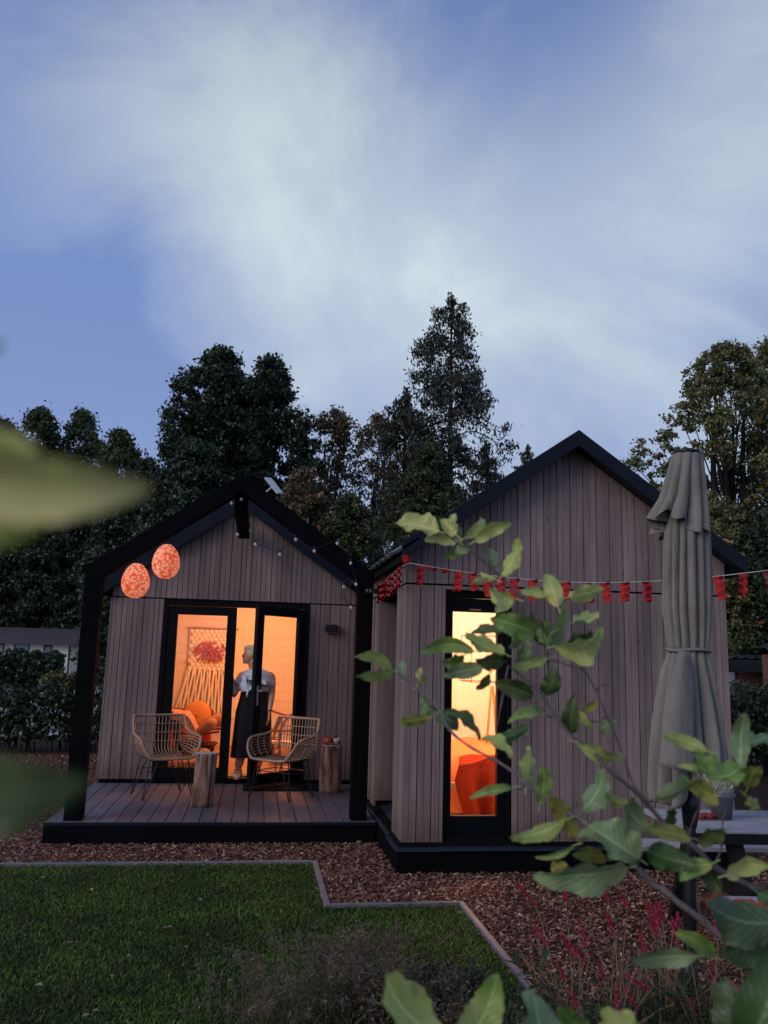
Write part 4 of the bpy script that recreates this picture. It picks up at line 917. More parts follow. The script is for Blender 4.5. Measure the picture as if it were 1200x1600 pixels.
def broadleaf(label, x, y, top, rad, bottom, m, n_cl=240, per=110, leaf=.14, clr=.42, trunk_r=.2, shape=1., gaps=.0, name='broadleaf_tree', lobes=14, limbs=14, group=None, trunks=1, seed=0):
    global RNG; RNG = np.random.default_rng(sum(map(ord, label))+seed)
    e = empty(name, (x, y, 0), label, 'tree', group); hz = top-bottom
    prof = lambda t: (1-max(0, (t-.35)/.65)**(2.0+(1-shape)*1.6))**.62*(.80+.20*min(1, t/.3))   # half width of the crown up its height
    n_cl = int(n_cl*2.1); cl_ = []; ph = RNG.uniform(0, 6, 6)
    for i in range(n_cl):
        t = RNG.uniform(0, 1)**.85; a = RNG.uniform(0, 2*np.pi); env = rad*prof(t)*(1+.20*math.sin(3*a+ph[0]+t*5)+.20*math.sin(t*11+ph[1]+2*a)+.16*math.sin(t*23+ph[2]+a*5))
        q = RNG.uniform(.15, 1)**.42; s_ = clr*.62*RNG.uniform(.5, 1.1)
        c = np.array([x+math.cos(a)*env*q, y+math.sin(a)*env*q, bottom+hz*t-s_*.3+RNG.normal(0, .12)*clr])
        cl_.append((c, s_, None))
    if gaps: cl_ = [c for c in cl_ if math.sin(c[0][0]*2.1+c[0][2]*1.3+ph[3])*math.sin(c[0][2]*2.6-c[0][0]*.8+ph[4]) > -1+gaps*1.7 or RNG.random() < .25]
    pts = []
    for c, s_, d in cl_:
        k = int(per*.62*RNG.uniform(.6, 1.3)); p = RNG.normal(0, .5, (k, 3))*s_; p[:, 2] *= .7; pts.append(c+p)
    leaf_cards(np.concatenate(pts), leaf*.72, 'crown', m, e, droop=.3)
    mb_ = MB(); cz = bottom+hz*.5
    for k in range(trunks):
        ox = (k-(trunks-1)/2)*trunk_r*4
        mb_.tube(spline([(x+ox*.3, y, -.1), (x+ox*.6+.1, y, cz*.5), (x+ox-.1, y+.05, cz), (x+ox+.05, y, top-hz*.15)], 3), list(np.interp(np.linspace(0, 1, 10), [0, .1, 1], [trunk_r*1.3, trunk_r, trunk_r*.1])), 9)
    mb_.build('trunk', BRM, e, True)
    mb_ = MB()
    for c, s_, d in [cl_[i] for i in RNG.choice(len(cl_), min(len(cl_), limbs*3), replace=False)]:
        t0 = max(.02, (c[2]-bottom)/hz*.75-.12); st = Vector((x+RNG.uniform(-.06, .06), y, bottom+hz*t0*.85)); en = Vector(c); md = st.lerp(en, .5)+Vector((RNG.uniform(-.2, .2), 0, RNG.uniform(-.25, .1)))
        mb_.tube(spline([st, md, en], 3), list(np.linspace(trunk_r*.17, .008, 7)), 5)
    o_ = mb_.build('branches', BRM, e, True); o_['kind'] = 'stuff'
    return e
def conifer(label, x, y, top, rad, bottom, m=None, whorls=46, leaf=.2, per=90, trunk_r=.18, name='conifer_tree', droop=.5, gap=.15, hang=.55, power=.8):
    global RNG; RNG = np.random.default_rng(sum(map(ord, label)))
    e = empty(name, (x, y, 0), label, 'tree'); pts = []; bm__ = MB(); outs = []
    for w_ in range(whorls):
        t_ = w_/(whorls-1); z = bottom+(top-bottom)*t_**.92; rr = rad*(1-t_)**power*RNG.uniform(.72, 1.1)+.12
        for b in range(RNG.integers(4, 7)):
            if RNG.random() < gap: continue
            a = RNG.uniform(0, 2*np.pi); L_ = rr*RNG.uniform(.55, 1.15); s_ = Vector((x, y, z)); dv = Vector((math.cos(a), math.sin(a), 0))
            pth = [s_, s_+dv*L_*.4+Vector((0, 0, L_*.10)), s_+dv*L_*.8+Vector((0, 0, -L_*droop*.25)), s_+dv*L_+Vector((0, 0, -L_*droop*.2+.06))]
            sp_ = spline(pth, 3); bm__.tube(sp_, list(np.linspace(.035*(1-t_)+.012, .006, len(sp_))), 4, cap=False)
            k = int(per*(L_/rad+.12)*RNG.uniform(.7, 1.2)); tt = RNG.uniform(.12, 1, k)**.75*(len(sp_)-1.001)
            for q in tt:
                i0 = int(q); p = sp_[i0].lerp(sp_[i0+1], q-i0); h = RNG.exponential(hang*.4)*(.4+L_*.25)
                pts.append((p.x+RNG.normal(0, .06+.03*L_), p.y+RNG.normal(0, .06+.03*L_), p.z-min(h, 1.1)+RNG.normal(0, .03)))
    for i in range(140): pts.append((x+RNG.normal(0, .07), y+RNG.normal(0, .07), top-RNG.uniform(-.25, .9)))
    P = np.array(pts); leaf_cards(P, leaf, 'crown', m or NDL, e, aspect=.34, droop=1.6)
    o_ = bm__.build('branches', BRM, e); o_['kind'] = 'stuff'
    MB().tube([(x, y, -.1), (x+.03, y, top*.5), (x, y, top)], [trunk_r*1.3, trunk_r*.7, .02], 9).build('trunk', BRM, e, True)
    return e
def tree_at(px, ptop, Y): p = at(px, ptop, Y); return p.x, p.z
def W(px, Y): return px/CF*Y          # width in metres of px pixels at depth Y
# big dark tree behind the left cabin: two lobed crown
x, z = tree_at(345, 548, 24); broadleaf('tall dense dark green tree rising behind the left cabin', x, 24, z, W(92, 24), 1.5, DK, 340, 150, .19, .46, .25, shape=.9, lobes=20, name='broadleaf_tree')
x, z = tree_at(425, 562, 25); broadleaf('dark green tree joined to the right flank of the tallest dense one', x, 25, z, W(76, 25), 1.5, DK, 270, 140, .19, .48, .22, shape=.8, lobes=16)
x, z = tree_at(300, 690, 22); broadleaf('lower dark tree before the left side of the dense tall one', x, 22, z, W(62, 22), 1., DK, 170, 140, .17, .45, .2, shape=.7, lobes=12)
# left horizon trees
for px, pt, Y, wd_x, lab in ((65, 640, 54, 70, 'lacy treetop above the upper blurred leaf'), (132, 645, 56, 64, 'round topped tree left of the gap beside the dense tall tree'), (188, 675, 53, 56, 'sloping shorter tree between the round topped one and the dense one'), (0, 655, 55, 58, 'treetop cut by the edge behind the blurred leaf'), (235, 718, 28, 44, 'small dark tree in the notch beside the dense tall tree')):
    x, z = tree_at(px, pt, Y); broadleaf(lab, x, Y, z, W(wd_x, Y), 2, MID if px != 235 else DK, 160, 130, .21*Y/34, .55*Y/34, .3, gaps=.2, lobes=11, name='broadleaf_tree')
# dark conifer screen low on the left
for k, (px, pt, Y, wd_x) in enumerate(((-10, 800, 50, 66), (62, 775, 49, 66), (130, 765, 48, 66), (200, 770, 27, 56), (262, 790, 25, 55))):
    x, z = tree_at(px, pt, Y)
    broadleaf(['dark cypress at the picture edge above the cream house', 'dark cypress with drooping sprays above the cream house roof', 'dark cypress between the cream house and the porch roof', 'dark cypress just behind the left porch rafter', 'dark cypress behind the paper lanterns'][k], x, Y, z, W(wd_x, Y), .4, DK, 230, 150, .17*Y/27, .42*Y/27, .2, shape=.5, name='cypress_tree', lobes=14)
# autumn trees between
x, z = tree_at(520, 640, 27); broadleaf('airy tree with rusty leaves and bare twigs between the dense tree and the spruce', x, 27, z, W(84, 27), 1.5, AUT, 250, 70, .17, .42, .13, gaps=.5, lobes=13, limbs=24, trunks=2)
x, z = tree_at(590, 650, 26); broadleaf('thin tree with brown leaf clusters beside the weeping conifer', x, 26, z, W(66, 26), 2, AUT, 180, 62, .16, .40, .12, gaps=.55, lobes=10, limbs=22)
x, z = tree_at(475, 735, 19); broadleaf('yellowing tree with hanging leaves right behind the left cabin roof', x, 19, z, W(58, 19), 1.0, AUT, 150, 110, .14, .36, .12, gaps=.2, lobes=11)
x, z = tree_at(545, 775, 18.5); broadleaf('low green and rust coloured tree in the gap between both cabins', x, 18.5, z, W(60, 18.5), .8, MID, 170, 120, .13, .34, .12, gaps=.1, lobes=12)
# conifers
x, z = tree_at(706, 470, 25); conifer('tall weeping spruce standing alone against the sky', x, 25, z, W(128, 25), 1.0, whorls=70, per=215, leaf=.15, hang=.75, trunk_r=.14, power=.46, gap=.32)
x, z = tree_at(634, 618, 24); conifer('shorter weeping conifer left of the tall spruce', x, 24, z, W(78, 24), 1.0, whorls=46, per=190, leaf=.15, hang=.9, power=.27, gap=.2)
x, z = tree_at(672, 690, 21); broadleaf('dark bushy tree at the foot of the tall spruce', x, 21, z, W(60, 21), 1, MID, 170, 120, .15, .38, .15, lobes=12, gaps=.1)
x, z = tree_at(760, 700, 24); conifer('low ragged conifer at the right foot of the tall spruce', x, 24, z, W(56, 24), 1.5, whorls=30, per=120, leaf=.14, hang=.5, power=.6)
x, z = tree_at(825, 700, 60); conifer('tiny far conifer top above the right cabin roof', x, 60, z, W(26, 60), 12, m=MID, whorls=16, per=70, leaf=.26, hang=.3, power=.3)
# right
x, z = tree_at(1135, 540, 19); broadleaf('large open tree turning yellow behind the closed parasol', x, 19, z, W(142, 19), 2.0, OAK, 520, 74, .150, .34, .2, gaps=.50, lobes=22, limbs=30, shape=.7, trunks=2)
x, z = tree_at(1215, 525, 20); broadleaf('open tree at the right picture edge with brown tips', x, 20, z, W(110, 20), 2.0, OAK, 330, 90, .145, .40, .2, gaps=.45, lobes=16, limbs=20, shape=.5)
x, z = tree_at(990, 715, 22); broadleaf('small yellow green tree peeping over the right cabin roof', x, 22, z, W(56, 22), 1.5, OAK, 120, 80, .13, .34, .12, gaps=.4, lobes=8)
for k, (px, pt, Y, wd_x) in enumerate(((1120, 790, 17.5, 62), (1190, 800, 17, 62), (1165, 860, 23, 60), (1250, 810, 18, 60))):
    x, z = tree_at(px, pt, Y); broadleaf(['dark bush like tree right behind the parasol and cabin corner', 'dark bush like tree above the tiled roof at the right', 'dark tree far behind the tiled roof', 'dark bush like tree beyond the right edge'][k], x, Y, z, W(wd_x, Y), 1.9 if Y < 19 else .5, DK if k else OAK, 170, 130, .13, .36, .14, lobes=12, shape=.4)
# far wood closing the horizon
P = []
for i in range(900):
    a = RNG.uniform(-70, 75); Yc_ = RNG.uniform(55, 75); c = np.array([a, Yc_, RNG.uniform(.5, 7.5)*(.8+.2*math.sin(a*.7))]); P.append(c+RNG.normal(0, 1.1, (45, 3)))
o = leaf_cards(np.concatenate(P), .55, 'far_woods', DK); tag(o, kind='stuff')

# ------------------------------------------------------------------ hedges and neighbours
def bush(name, label, x0, x1, y0, y1, h, m, n, leaf, cat='hedge', lean=.0, stems=30):
    e = empty(name, ((x0+x1)/2, (y0+y1)/2, 0), label, cat); P_ = np.stack([RNG.uniform(x0, x1, n), RNG.uniform(y0, y1, n), np.zeros(n)], 1)
    ztop = h*(.86+.10*np.sin(P_[:, 0]*3.3)*np.sin(P_[:, 1]*4+1)+.06*np.sin(P_[:, 0]*9)); P_[:, 2] = ztop*RNG.uniform(.06, 1, n)**.65
    k = RNG.random(n) < .55+.45*np.sin(P_[:, 0]*11+P_[:, 2]*8)*np.sin(P_[:, 2]*13-P_[:, 0]*3); P_ = P_[k]
    leaf_cards(P_, leaf, 'foliage', m, e, droop=.2, aspect=.7)
    mb_ = MB()
    for i in range(stems):
        x_, y_ = RNG.uniform(x0, x1), RNG.uniform(y0, y1); mb_.tube([(x_, y_, 0), (x_+RNG.normal(0, .06), y_, h*.5), (x_+RNG.normal(0, .12), y_+RNG.normal(0, .05), h*RNG.uniform(.8, 1))], [.014, .010, .004], 4)
    mb_.build('stems', BRM, e); return e
HD = leafmat('hedge_leaf', [(0, (.012, .020, .010)), (.5, (.036, .055, .024)), (.85, (.075, .10, .045)), (1, (.14, .15, .08))], .4, .2, .5)
x0 = at(-60, 1100, 14.5).x; x1 = at(118, 1100, 14.5).x
bush('hedge', 'loose leafy hedge along the path left of the porch', x0, x1, 14.2, 14.8, 1.14, HD, 8500, .08)
bush('hedge', 'thin upright shrubs between the porch post and the cabin wall', x1+.05, x1+1.1, 14.3, 14.9, 1.25, HD, 8000, .07)
x0 = at(1100, 1100, 12.6).x; bush('hedge', 'dense dark hedge at the right behind the table', x0, x0+3.5, 12.2, 13.6, 1.50, HD, 34000, .07)
x0 = at(-60, 1040, 30).x; x1 = at(92, 1040, 30).x
bush('clipped_bush', 'dark rounded bush in front of the cream house', x0, x1, 29.3, 31, at(40, 1012, 30).z, DK, 24000, .13, 'bush')
bush('yellow_shrub', 'yellow green shrub at the foot of the cream house corner', at(65, 1060, 27).x, at(112, 1060, 27).x, 26.7, 27.6, at(80, 1046, 27).z, OAK, 5000, .11, 'bush')
# cream house
hc = empty('mobile_home', (-12, 42, 0), 'cream clad mobile home with dark roof beyond the hedge on the left', 'mobile home')
YH = 42.; q = lambda a, b: at(a, b, YH)
xr = q(110, 1000).x; zb = .3; ztop_ = q(60, 1000).z
cream = plain('cream_cladding', (.92, .84, .60), .6, .3, var=.05); brn = plain('brown_trim', (.05, .035, .03), .5)
wh = MB().box(-22, xr, YH, YH+5, zb, ztop_).build('wall', cream, hc)
z = zb
while z < ztop_-.1: MB().box(-21.9, xr-.04, YH-.03, YH-.004, z, z+.19).build('cladding_board', cream, wh); z += .2
MB().box(xr-.03, xr+.04, YH-.05, YH+.02, zb, ztop_).build('corner_post', brn, hc)
rz0 = ztop_; rz1 = q(60, 983).z
MB().add([(-22.4, YH-.5, rz0+.02), (xr+.4, YH-.5, rz0+.02), (xr+.4, YH+2.6, rz1+.10), (-22.4, YH+2.6, rz1+.10), (-22.4, YH-.5, rz0-.22), (xr+.4, YH-.5, rz0-.22), (xr+.4, YH+5.4, rz0-.1), (-22.4, YH+5.4, rz0-.1)], [(0, 1, 2, 3), (4, 5, 1, 0), (5, 6, 2, 1), (3, 2, 6, 7), (4, 7, 6, 5)]).build('roof', plain('brown_roof', (.07, .055, .06), .6, .4), hc)
for a0, b0, a1, b1 in ((69, 1008, 81, 1022), (23, 1004, 46, 1018), (-25, 1004, 6, 1020)):
    p0, p1 = q(a0, b0), q(a1, b1); f = MB().box(p0.x, p1.x, YH-.07, YH-.035, p1.z, p0.z).build('window', brn, hc)
    MB().box(p0.x+.08, p1.x-.05, YH-.08, YH-.071, p1.z+.06, p0.z-.09).build('pane', plain('reflecting_pane', (.22, .25, .32), .1, .8), f)
# brown house with tiled roof on the right
hb_ = empty('tiled_cabin', (9, 17, 0), 'brown boarded house with grey tiled roof behind the right hedge', 'house')
YB = 17.; q = lambda a, b: at(a, b, YB)
xl = q(1128, 1040).x; ze_ = q(1150, 1032).z; zr_ = at(1150, 990, YB+2.2).z
nx, ny = 130, 9; vs = []; xr_ = xl+6
for j in range(ny*2+2):
    r_ = j//2; t_ = (r_+(1 if j % 2 else 0))/ny if j < ny*2 else 1; off = .045 if j % 2 == 0 else 0.
    for i in range(nx+1):
        x_ = xl+(xr_-xl)*i/nx; wv = .028*abs(math.sin((x_-xl)*math.pi/.24)); vs.append((x_, YB-.35+2.55*t_, ze_+(zr_-ze_)*t_+off*.9+wv))
fs = [(j*(nx+1)+i, j*(nx+1)+i+1, (j+1)*(nx+1)+i+1, (j+1)*(nx+1)+i) for j in range(ny*2+1) for i in range(nx)]
o = MB().add(vs, fs).build('roof_tiles', plain('grey_blue_tile', (.10, .11, .15), .4, .5, var=.2), hb_); o['kind'] = 'stuff'
MB().box(xl-.05, xr_, YB-.40, YB-.33, ze_-.24, ze_+.02).build('gutter', M['blackmetal'], hb_)
bw = MB().box(xl+.1, xr_, YB+.02, YB+4, 0, ze_-.02).build('wall', M['gap'], hb_)
rw = wood('reddish_house_board', (.14, .065, .048), (.25, .12, .09), (1.5, 4, 22), knots=False, obj_var=.3)
z = .1
while z < ze_-.2: bevel(MB().box(q(1151, 1050).x, xr_, YB-.02, YB+.018, z, z+.15).build('board', rw, bw), .005); z += .155
p0, p1 = q(1139, 1046), q(1150, 1066)
f = MB().box(p0.x-.4, p1.x, YB-.05, YB+.018, p1.z-.7, p0.z).build('window', brn, hb_); MB().box(p0.x-.34, p1.x-.06, YB-.06, YB-.051, p1.z-.6, p0.z-.06).build('pane', plain('pale_pane', (.35, .42, .55), .15, .8), f)
c = q(1172, 1019); MB().ball((c.x, YB+.3, c.z), .05, 10, 6, (1, 1, .6)).build('roof_vent', plain('white_vent', (.7, .7, .72), .4), hb_)
c = at(1163, 1003, YB+1); MB().obox(c, (.12, 0, 0), (0, .14, .06), (0, -.04, .09)).build('roof_hatch', M['blackmetal'], hb_)
# second eave at the far right edge
hr_ = empty('garden_shed', at(1215, 1100, 14.5), 'dark eave and brown wall of a shed cut by the right picture edge', 'shed')
p0 = at(1193, 1010, 14.5); MB().add([(p0.x, 14.3, at(1190, 1012, 14.5).z), (p0.x, 14.8, at(1190, 1012, 14.5).z), (p0.x+1.6, 14.8, p0.z+.55), (p0.x+1.6, 14.3, p0.z+.55), (p0.x, 14.3, at(1190, 1012, 14.5).z-.16), (p0.x+1.6, 14.3, p0.z+.35)], [(0, 3, 2, 1), (0, 4, 5, 3)]).build('roof', M['roof'], hr_)
MB().box(p0.x+.12, p0.x+3, 14.5, 14.75, 0, p0.z-.15).build('wall', rw, hr_)

# ------------------------------------------------------------------ picnic table
pt = empty('picnic_table', (3.4, 5.0, 0), 'weathered grey picnic table with benches beside the right cabin', 'picnic table')
wg = wood('weathered_grey_wood', (.28, .265, .29), (.55, .53, .57), (1.2, 26, 26), rough=.8, knots=False, bm=.6, spec=.3, obj_var=.15)
ang_ = R(-5); UX = Vector((math.cos(ang_), math.sin(ang_), 0)); UY = Vector((-UX.y, UX.x, 0)); O = Vector((2.525, 4.66, 0))
def TP(a, b, z): return O+UX*a+UY*b+Vector((0, 0, z))
def tplank(a0, a1, b0, b1, z, th=.034, m=wg, nm='plank'):
    return bevel(MB().obox((TP(a0, b0, z)+TP(a1, b1, z))/2-Vector((0, 0, th/2)), UX*(a1-a0)/2, UY*(b1-b0)/2, (0, 0, th/2)).build(nm, m, pt), .004)
for i in range(6): tplank(0, 1.9, i*.119+.006, i*.119+.109, .75+random.uniform(-.002, .002))
for i in range(2): tplank(.02, 1.88, 1.0+i*.128, 1.0+i*.128+.122, .45)
for i in range(2): tplank(.05, 1.88, -.44+i*.128, -.44+i*.128+.122, .45)
dkw = plain('dark_table_leg', (.012, .011, .011), .7, .2, var=.3, bmp=.3)
for a in (.30, 1.6):
    for s in (-1, 1):
        MB().bar(TP(a, .357+s*.26, .715), TP(a, .357+s*.60, .0), .09, .045).build('leg', dkw, pt)
    MB().bar(TP(a+.05, -.44, .39), TP(a+.05, 1.25, .39), .045, .09).build('crossbar', dkw, pt)
    MB().bar(TP(a+.0, .02, .69), TP(a+.0, .70, .69), .045, .05).build('top_bearer', dkw, pt)
MB().bar(TP(.03, -.004, .71), TP(1.87, -.004, .71), .03, .055).build('rim_board', dkw, pt)
pl_ = at(1128, 1281, 5.0); pz = .752; tpos = ground(1128, 1279, pz)
po = empty('flower_pot', tpos, 'grey pot of white heather standing on the picnic table', 'plant pot'); rr_ = .075
MB().loft([loftring(tpos+Vector((0, 0, z)), r_, r_, 20) for z, r_ in ((0, .058), (.13, .078), (.135, .084), (.155, .084))]).build('pot', plain('zinc_pot', (.16, .17, .18), .5, .5, metal=.4), po, True)
hp = MB()
for i in range(46):
    a = random.uniform(0, 6.28); l_ = random.uniform(.10, .2); d = Vector((math.cos(a)*random.uniform(.1, .75), math.sin(a)*random.uniform(.1, .75), 1)).normalized(); b0 = tpos+Vector((math.cos(a)*.04, math.sin(a)*.04, .15))
    hp.tube([b0, b0+d*l_], .002, 4)
    for k in range(8):
        c_ = b0+d*l_*(.35+.65*k/8); hp.ball(c_+Vector((random.uniform(-.008, .008), random.uniform(-.008, .008), 0)), .0055, 5, 3)
hp.build('heather', plain('heather_white', (.50, .52, .42), .7, var=.4, vscale=40), po)
apm = plain('red_apple_skin', (.22, .02, .015), .3, .5, var=.3)
for k, px in enumerate((1095, 1102, 1109, 1116)):
    c = ground(px, 1281-(k % 2)*1.2, pz); e = tag(MB().ball(c+Vector((0, 0, .021)), .022, 12, 8, (1, 1, .9)).build('small_apple', apm, None, True), ['small red apple farthest left of four beside the heather pot', 'small red apple second from left beside the heather pot', 'small red apple third from left beside the heather pot', 'small red apple nearest the heather pot'][k], 'apple', 'row of small red apples on the picnic table')

# ------------------------------------------------------------------ closed parasol
ub = empty('closed_parasol', (2.305, 4.305, 0), 'closed grey green parasol on a black pole in front of the picnic table', 'parasol')
UYY = 4.30
def U(px, py): return at(px, py, UYY)
MB().tube([(2.305, UYY, -.02), U(1078, 1400), U(1077, 1262), U(1073, 720)], [.034, .033, .032, .03], 14).build('pole', M['blackmetal'], ub, True)
MB().tube([(2.305, UYY, 0), (2.305, UYY, .22)], [.045, .042], 14).build('ground_sleeve', M['blackmetal'], ub, True)
uc, t, b = mat('taupe_parasol_cloth'); n = noise(t, 5, 4, .6); cc = ramp(t, n, [(.3, (.205, .187, .162)), (.7, (.27, .248, .215))]); 
gz = t.nodes.new('ShaderNodeTexCoord')
t.links.new(cc, b.inputs['Base Color']); b.inputs['Roughness'].default_value = .9; b.inputs['Specular IOR Level'].default_value = .15; bump(t, b, noise(t, 2.2, 4, .6, sc=(11, 11, 2.2), dist=.5), .42, .03)
def cloth_tube(prof, folds, name, thick=.004, seedp=0., sharp=1., off=None):
    """prof: list of (py, left px, right px, fold amplitude) ; rings round the pole with deep vertical pleats"""
    ny_ = 46; n = 260; rings = []; ps = np.array(prof, float)
    for j in range(ny_+1):
        py = ps[0, 0]+(ps[-1, 0]-ps[0, 0])*j/ny_; l_, r_, am = [np.interp(py, ps[:, 0], ps[:, k]) for k in (1, 2, 3)]
        c_ = (U(l_, py)+U(r_, py))/2; R_ = (U(r_, py)-U(l_, py)).length/2; t_ = j/ny_; ring = []
        for k in range(n):
            a = 2*math.pi*k/n; ph = a*folds+seedp+.9*math.sin(a*2+seedp)+.55*math.sin(t_*3+a*3)
            f = abs(math.cos(ph/2))**(.55*sharp); ir = 1-am*1.9*(1-f)-am*.35*(.5+.5*math.sin(a*5+seedp+t_*2)); hz = 0 if off is None else off(a, t_)
            ring.append(c_+Vector((R_*ir*math.cos(a), R_*.82*ir*math.sin(a), hz)))
        rings.append(ring)
    o_ = MB().loft(rings, cap=False).build(name, uc, ub, True); sd_ = o_.modifiers.new('s', 'SOLIDIFY'); sd_.thickness = thick; return o_
scal = lambda a, t_: (-.05*abs(math.sin(a*4+.6)) + (.10*max(0, math.cos(a-math.radians(215)))**2 if True else 0))*max(0, (t_-.6)/.4)
cloth_tube([(711, 1052, 1096, .06), (740, 1044, 1099, .16), (780, 1032, 1103, .24), (812, 1018, 1106, .30), (826, 1012, 1107, .34)], 10, 'top_flap', off=scal, seedp=1.2, sharp=1.5)
cloth_tube([(800, 1046, 1098, .12), (835, 1039, 1106, .20), (880, 1037, 1108, .25), (950, 1037, 1109, .26), (1000, 1044, 1107, .24), (1016, 1047, 1105, .18)], 15, 'upper_canopy', seedp=.4, sharp=1.2)
hemf = lambda a, t_: (-.13*max(0, math.cos(a-math.radians(190)))**2+.10*max(0, math.cos(a+math.radians(20)))**2+.04*math.sin(a*4+1))*max(0, (t_-.55)/.45)
cloth_tube([(1016, 1047, 1105, .16), (1050, 1036, 1113, .24), (1100, 1027, 1124, .27), (1160, 1017, 1134, .32), (1205, 1012, 1138, .36), (1222, 1014, 1130, .38)], 12, 'lower_canopy', seedp=2.4, sharp=1.1, off=hemf)
# broad front panel folded over
fp = MB(); nu, nv = 14, 20; vs = []
for j in range(nv+1):
    v = j/nv; py = 1018+v*178; l_ = np.interp(v, [0, .3, 1], [1060, 1046, 1030]); r_ = np.interp(v, [0, .3, 1], [1078, 1084, 1084])
    for i in range(nu+1):
        u = i/nu; p = at(l_+(r_-l_)*u, py+(u*12 if v > .5 else u*24*v), UYY-.135-.085*v-.03*math.sin(u*math.pi)); vs.append(p)
fp.add(vs, [(j*(nu+1)+i, j*(nu+1)+i+1, (j+1)*(nu+1)+i+1, (j+1)*(nu+1)+i) for j in range(nv) for i in range(nu)])
o = fp.build('front_panel', uc, ub, True); sd_ = o.modifiers.new('s', 'SOLIDIFY'); sd_.thickness = .004
MB().tube([(U(1043, 1016)+U(1108, 1016))/2+Vector((.118*math.cos(a), .10*math.sin(a)-.0, .004*math.sin(a*3))) for a in [k*2*math.pi/28 for k in range(28)]], .010, 8, closed=True).build('tie_strap', uc, ub, True)
c = U(1073, 706); MB().loft([[c+Vector((r_*math.cos(a), r_*math.sin(a), z)) for a in [2*math.pi*k/24 for k in range(24)]] for z, r_ in ((-.022, .070), (-.012, .078), (0, .078), (.012, .05), (.016, .012))]).build('top_cap', M['blackmetal'], ub, True)
MB().tube([U(1078, 1292), U(1079, 1262), U(1079, 1235)], [.034, .048, .052], 14).build('lower_hub', M['blackmetal'], ub, True)

# ------------------------------------------------------------------ bunting
bn = empty('flag_bunting', at(640, 882, 6.5), 'red cloth flag bunting strung along both sides of the right cabin corner', 'bunting')
rd = plain('red_flag_cloth', (.42, .030, .030), .8, .2, var=.3, vscale=30, bmp=.4, bscale=60); stm = plain('white_string', (.55, .5, .5), .8)
def BY(px): return np.interp(px, [640, 760, 1040, 1200], [6.52, 6.50, 6.15, 5.7])
spts = [(641, 880), (700, 890), (760, 898.5), (800, 903), (860, 908), (930, 910.5), (1000, 909), (1040, 907), (1105, 902), (1150, 897), (1200, 891), (1260, 882)]
line = [at(a, b, BY(a)) for a, b in spts]
side = [at(641, 880, 6.52), Vector((1.17, 6.75, 2.44)), Vector((1.16, 7.1, 2.42)), Vector((1.16, 7.5, 2.395)), Vector((1.165, 7.85, 2.38)), Vector((1.17, 8.3, 2.36))]
MB().tube(spline(line, 4), .0035, 5).build('string', stm, bn); MB().tube(spline(side, 4), .0035, 5).build('string', stm, bn)
def flag(c, du, w_, h, sw=0.):
    nu, nv = 4, 9; vs = []; du = Vector(du).normalized(); nn = du.cross(Vector((0, 0, 1))); ph = random.uniform(0, 6)
    for j in range(nv+1):
        for i in range(nu+1):
            u = i/nu-.5; v = j/nv; vs.append(Vector(c)+du*(u*w_*(1-.08*v)+sw*v+.007*math.sin(v*14+ph))+nn*(.016*math.sin(v*19+ph+u*3)+.010*math.sin(u*6+ph)+.006*math.sin(v*37+u*4))-Vector((0, 0, v*h+.006*math.sin(u*5+ph))))
    o_ = MB().add(vs, [(j*(nu+1)+i, j*(nu+1)+i+1, (j+1)*(nu+1)+i+1, (j+1)*(nu+1)+i) for j in range(nv) for i in range(nu)]).build('flag', rd, bn, True)
    return o_
def on_line(px): return at(px, np.interp(px, [p[0] for p in spts], [p[1] for p in spts]), BY(px))
for px, w_, h in ((657, .10, .17), (676, .11, .035), (693, .11, .035), (717, .10, .17), (738, .10, .18), (760, .10, .18), (782, .10, .18), (804, .10, .18), (832, .10, .19), (858, .09, .18), (883, .10, .17), (920, .10, .17), (944, .10, .18), (977, .11, .18), (1011, .11, .185), (1122, .105, .19), (1160, .105, .185), (1201, .11, .19)):
    flag(on_line(px), (1, random.uniform(-.7, .5), random.uniform(-.06, .06)), w_*.72, h*random.uniform(.80, 1.0), random.uniform(-.015, .03))
for k in range(8):
    y = 6.76+k*.175; p = Vector((1.150, y, np.interp(y, [6.6, 7.1, 7.5, 8.3], [2.45, 2.42, 2.395, 2.36]))); flag(p, (random.uniform(.2, .9), 1, 0), .055, .17+.02*random.random(), random.uniform(-.02, .02))
c = at(636, 867, 6.57); flag(c, (1, .2, 0), .07, .07)

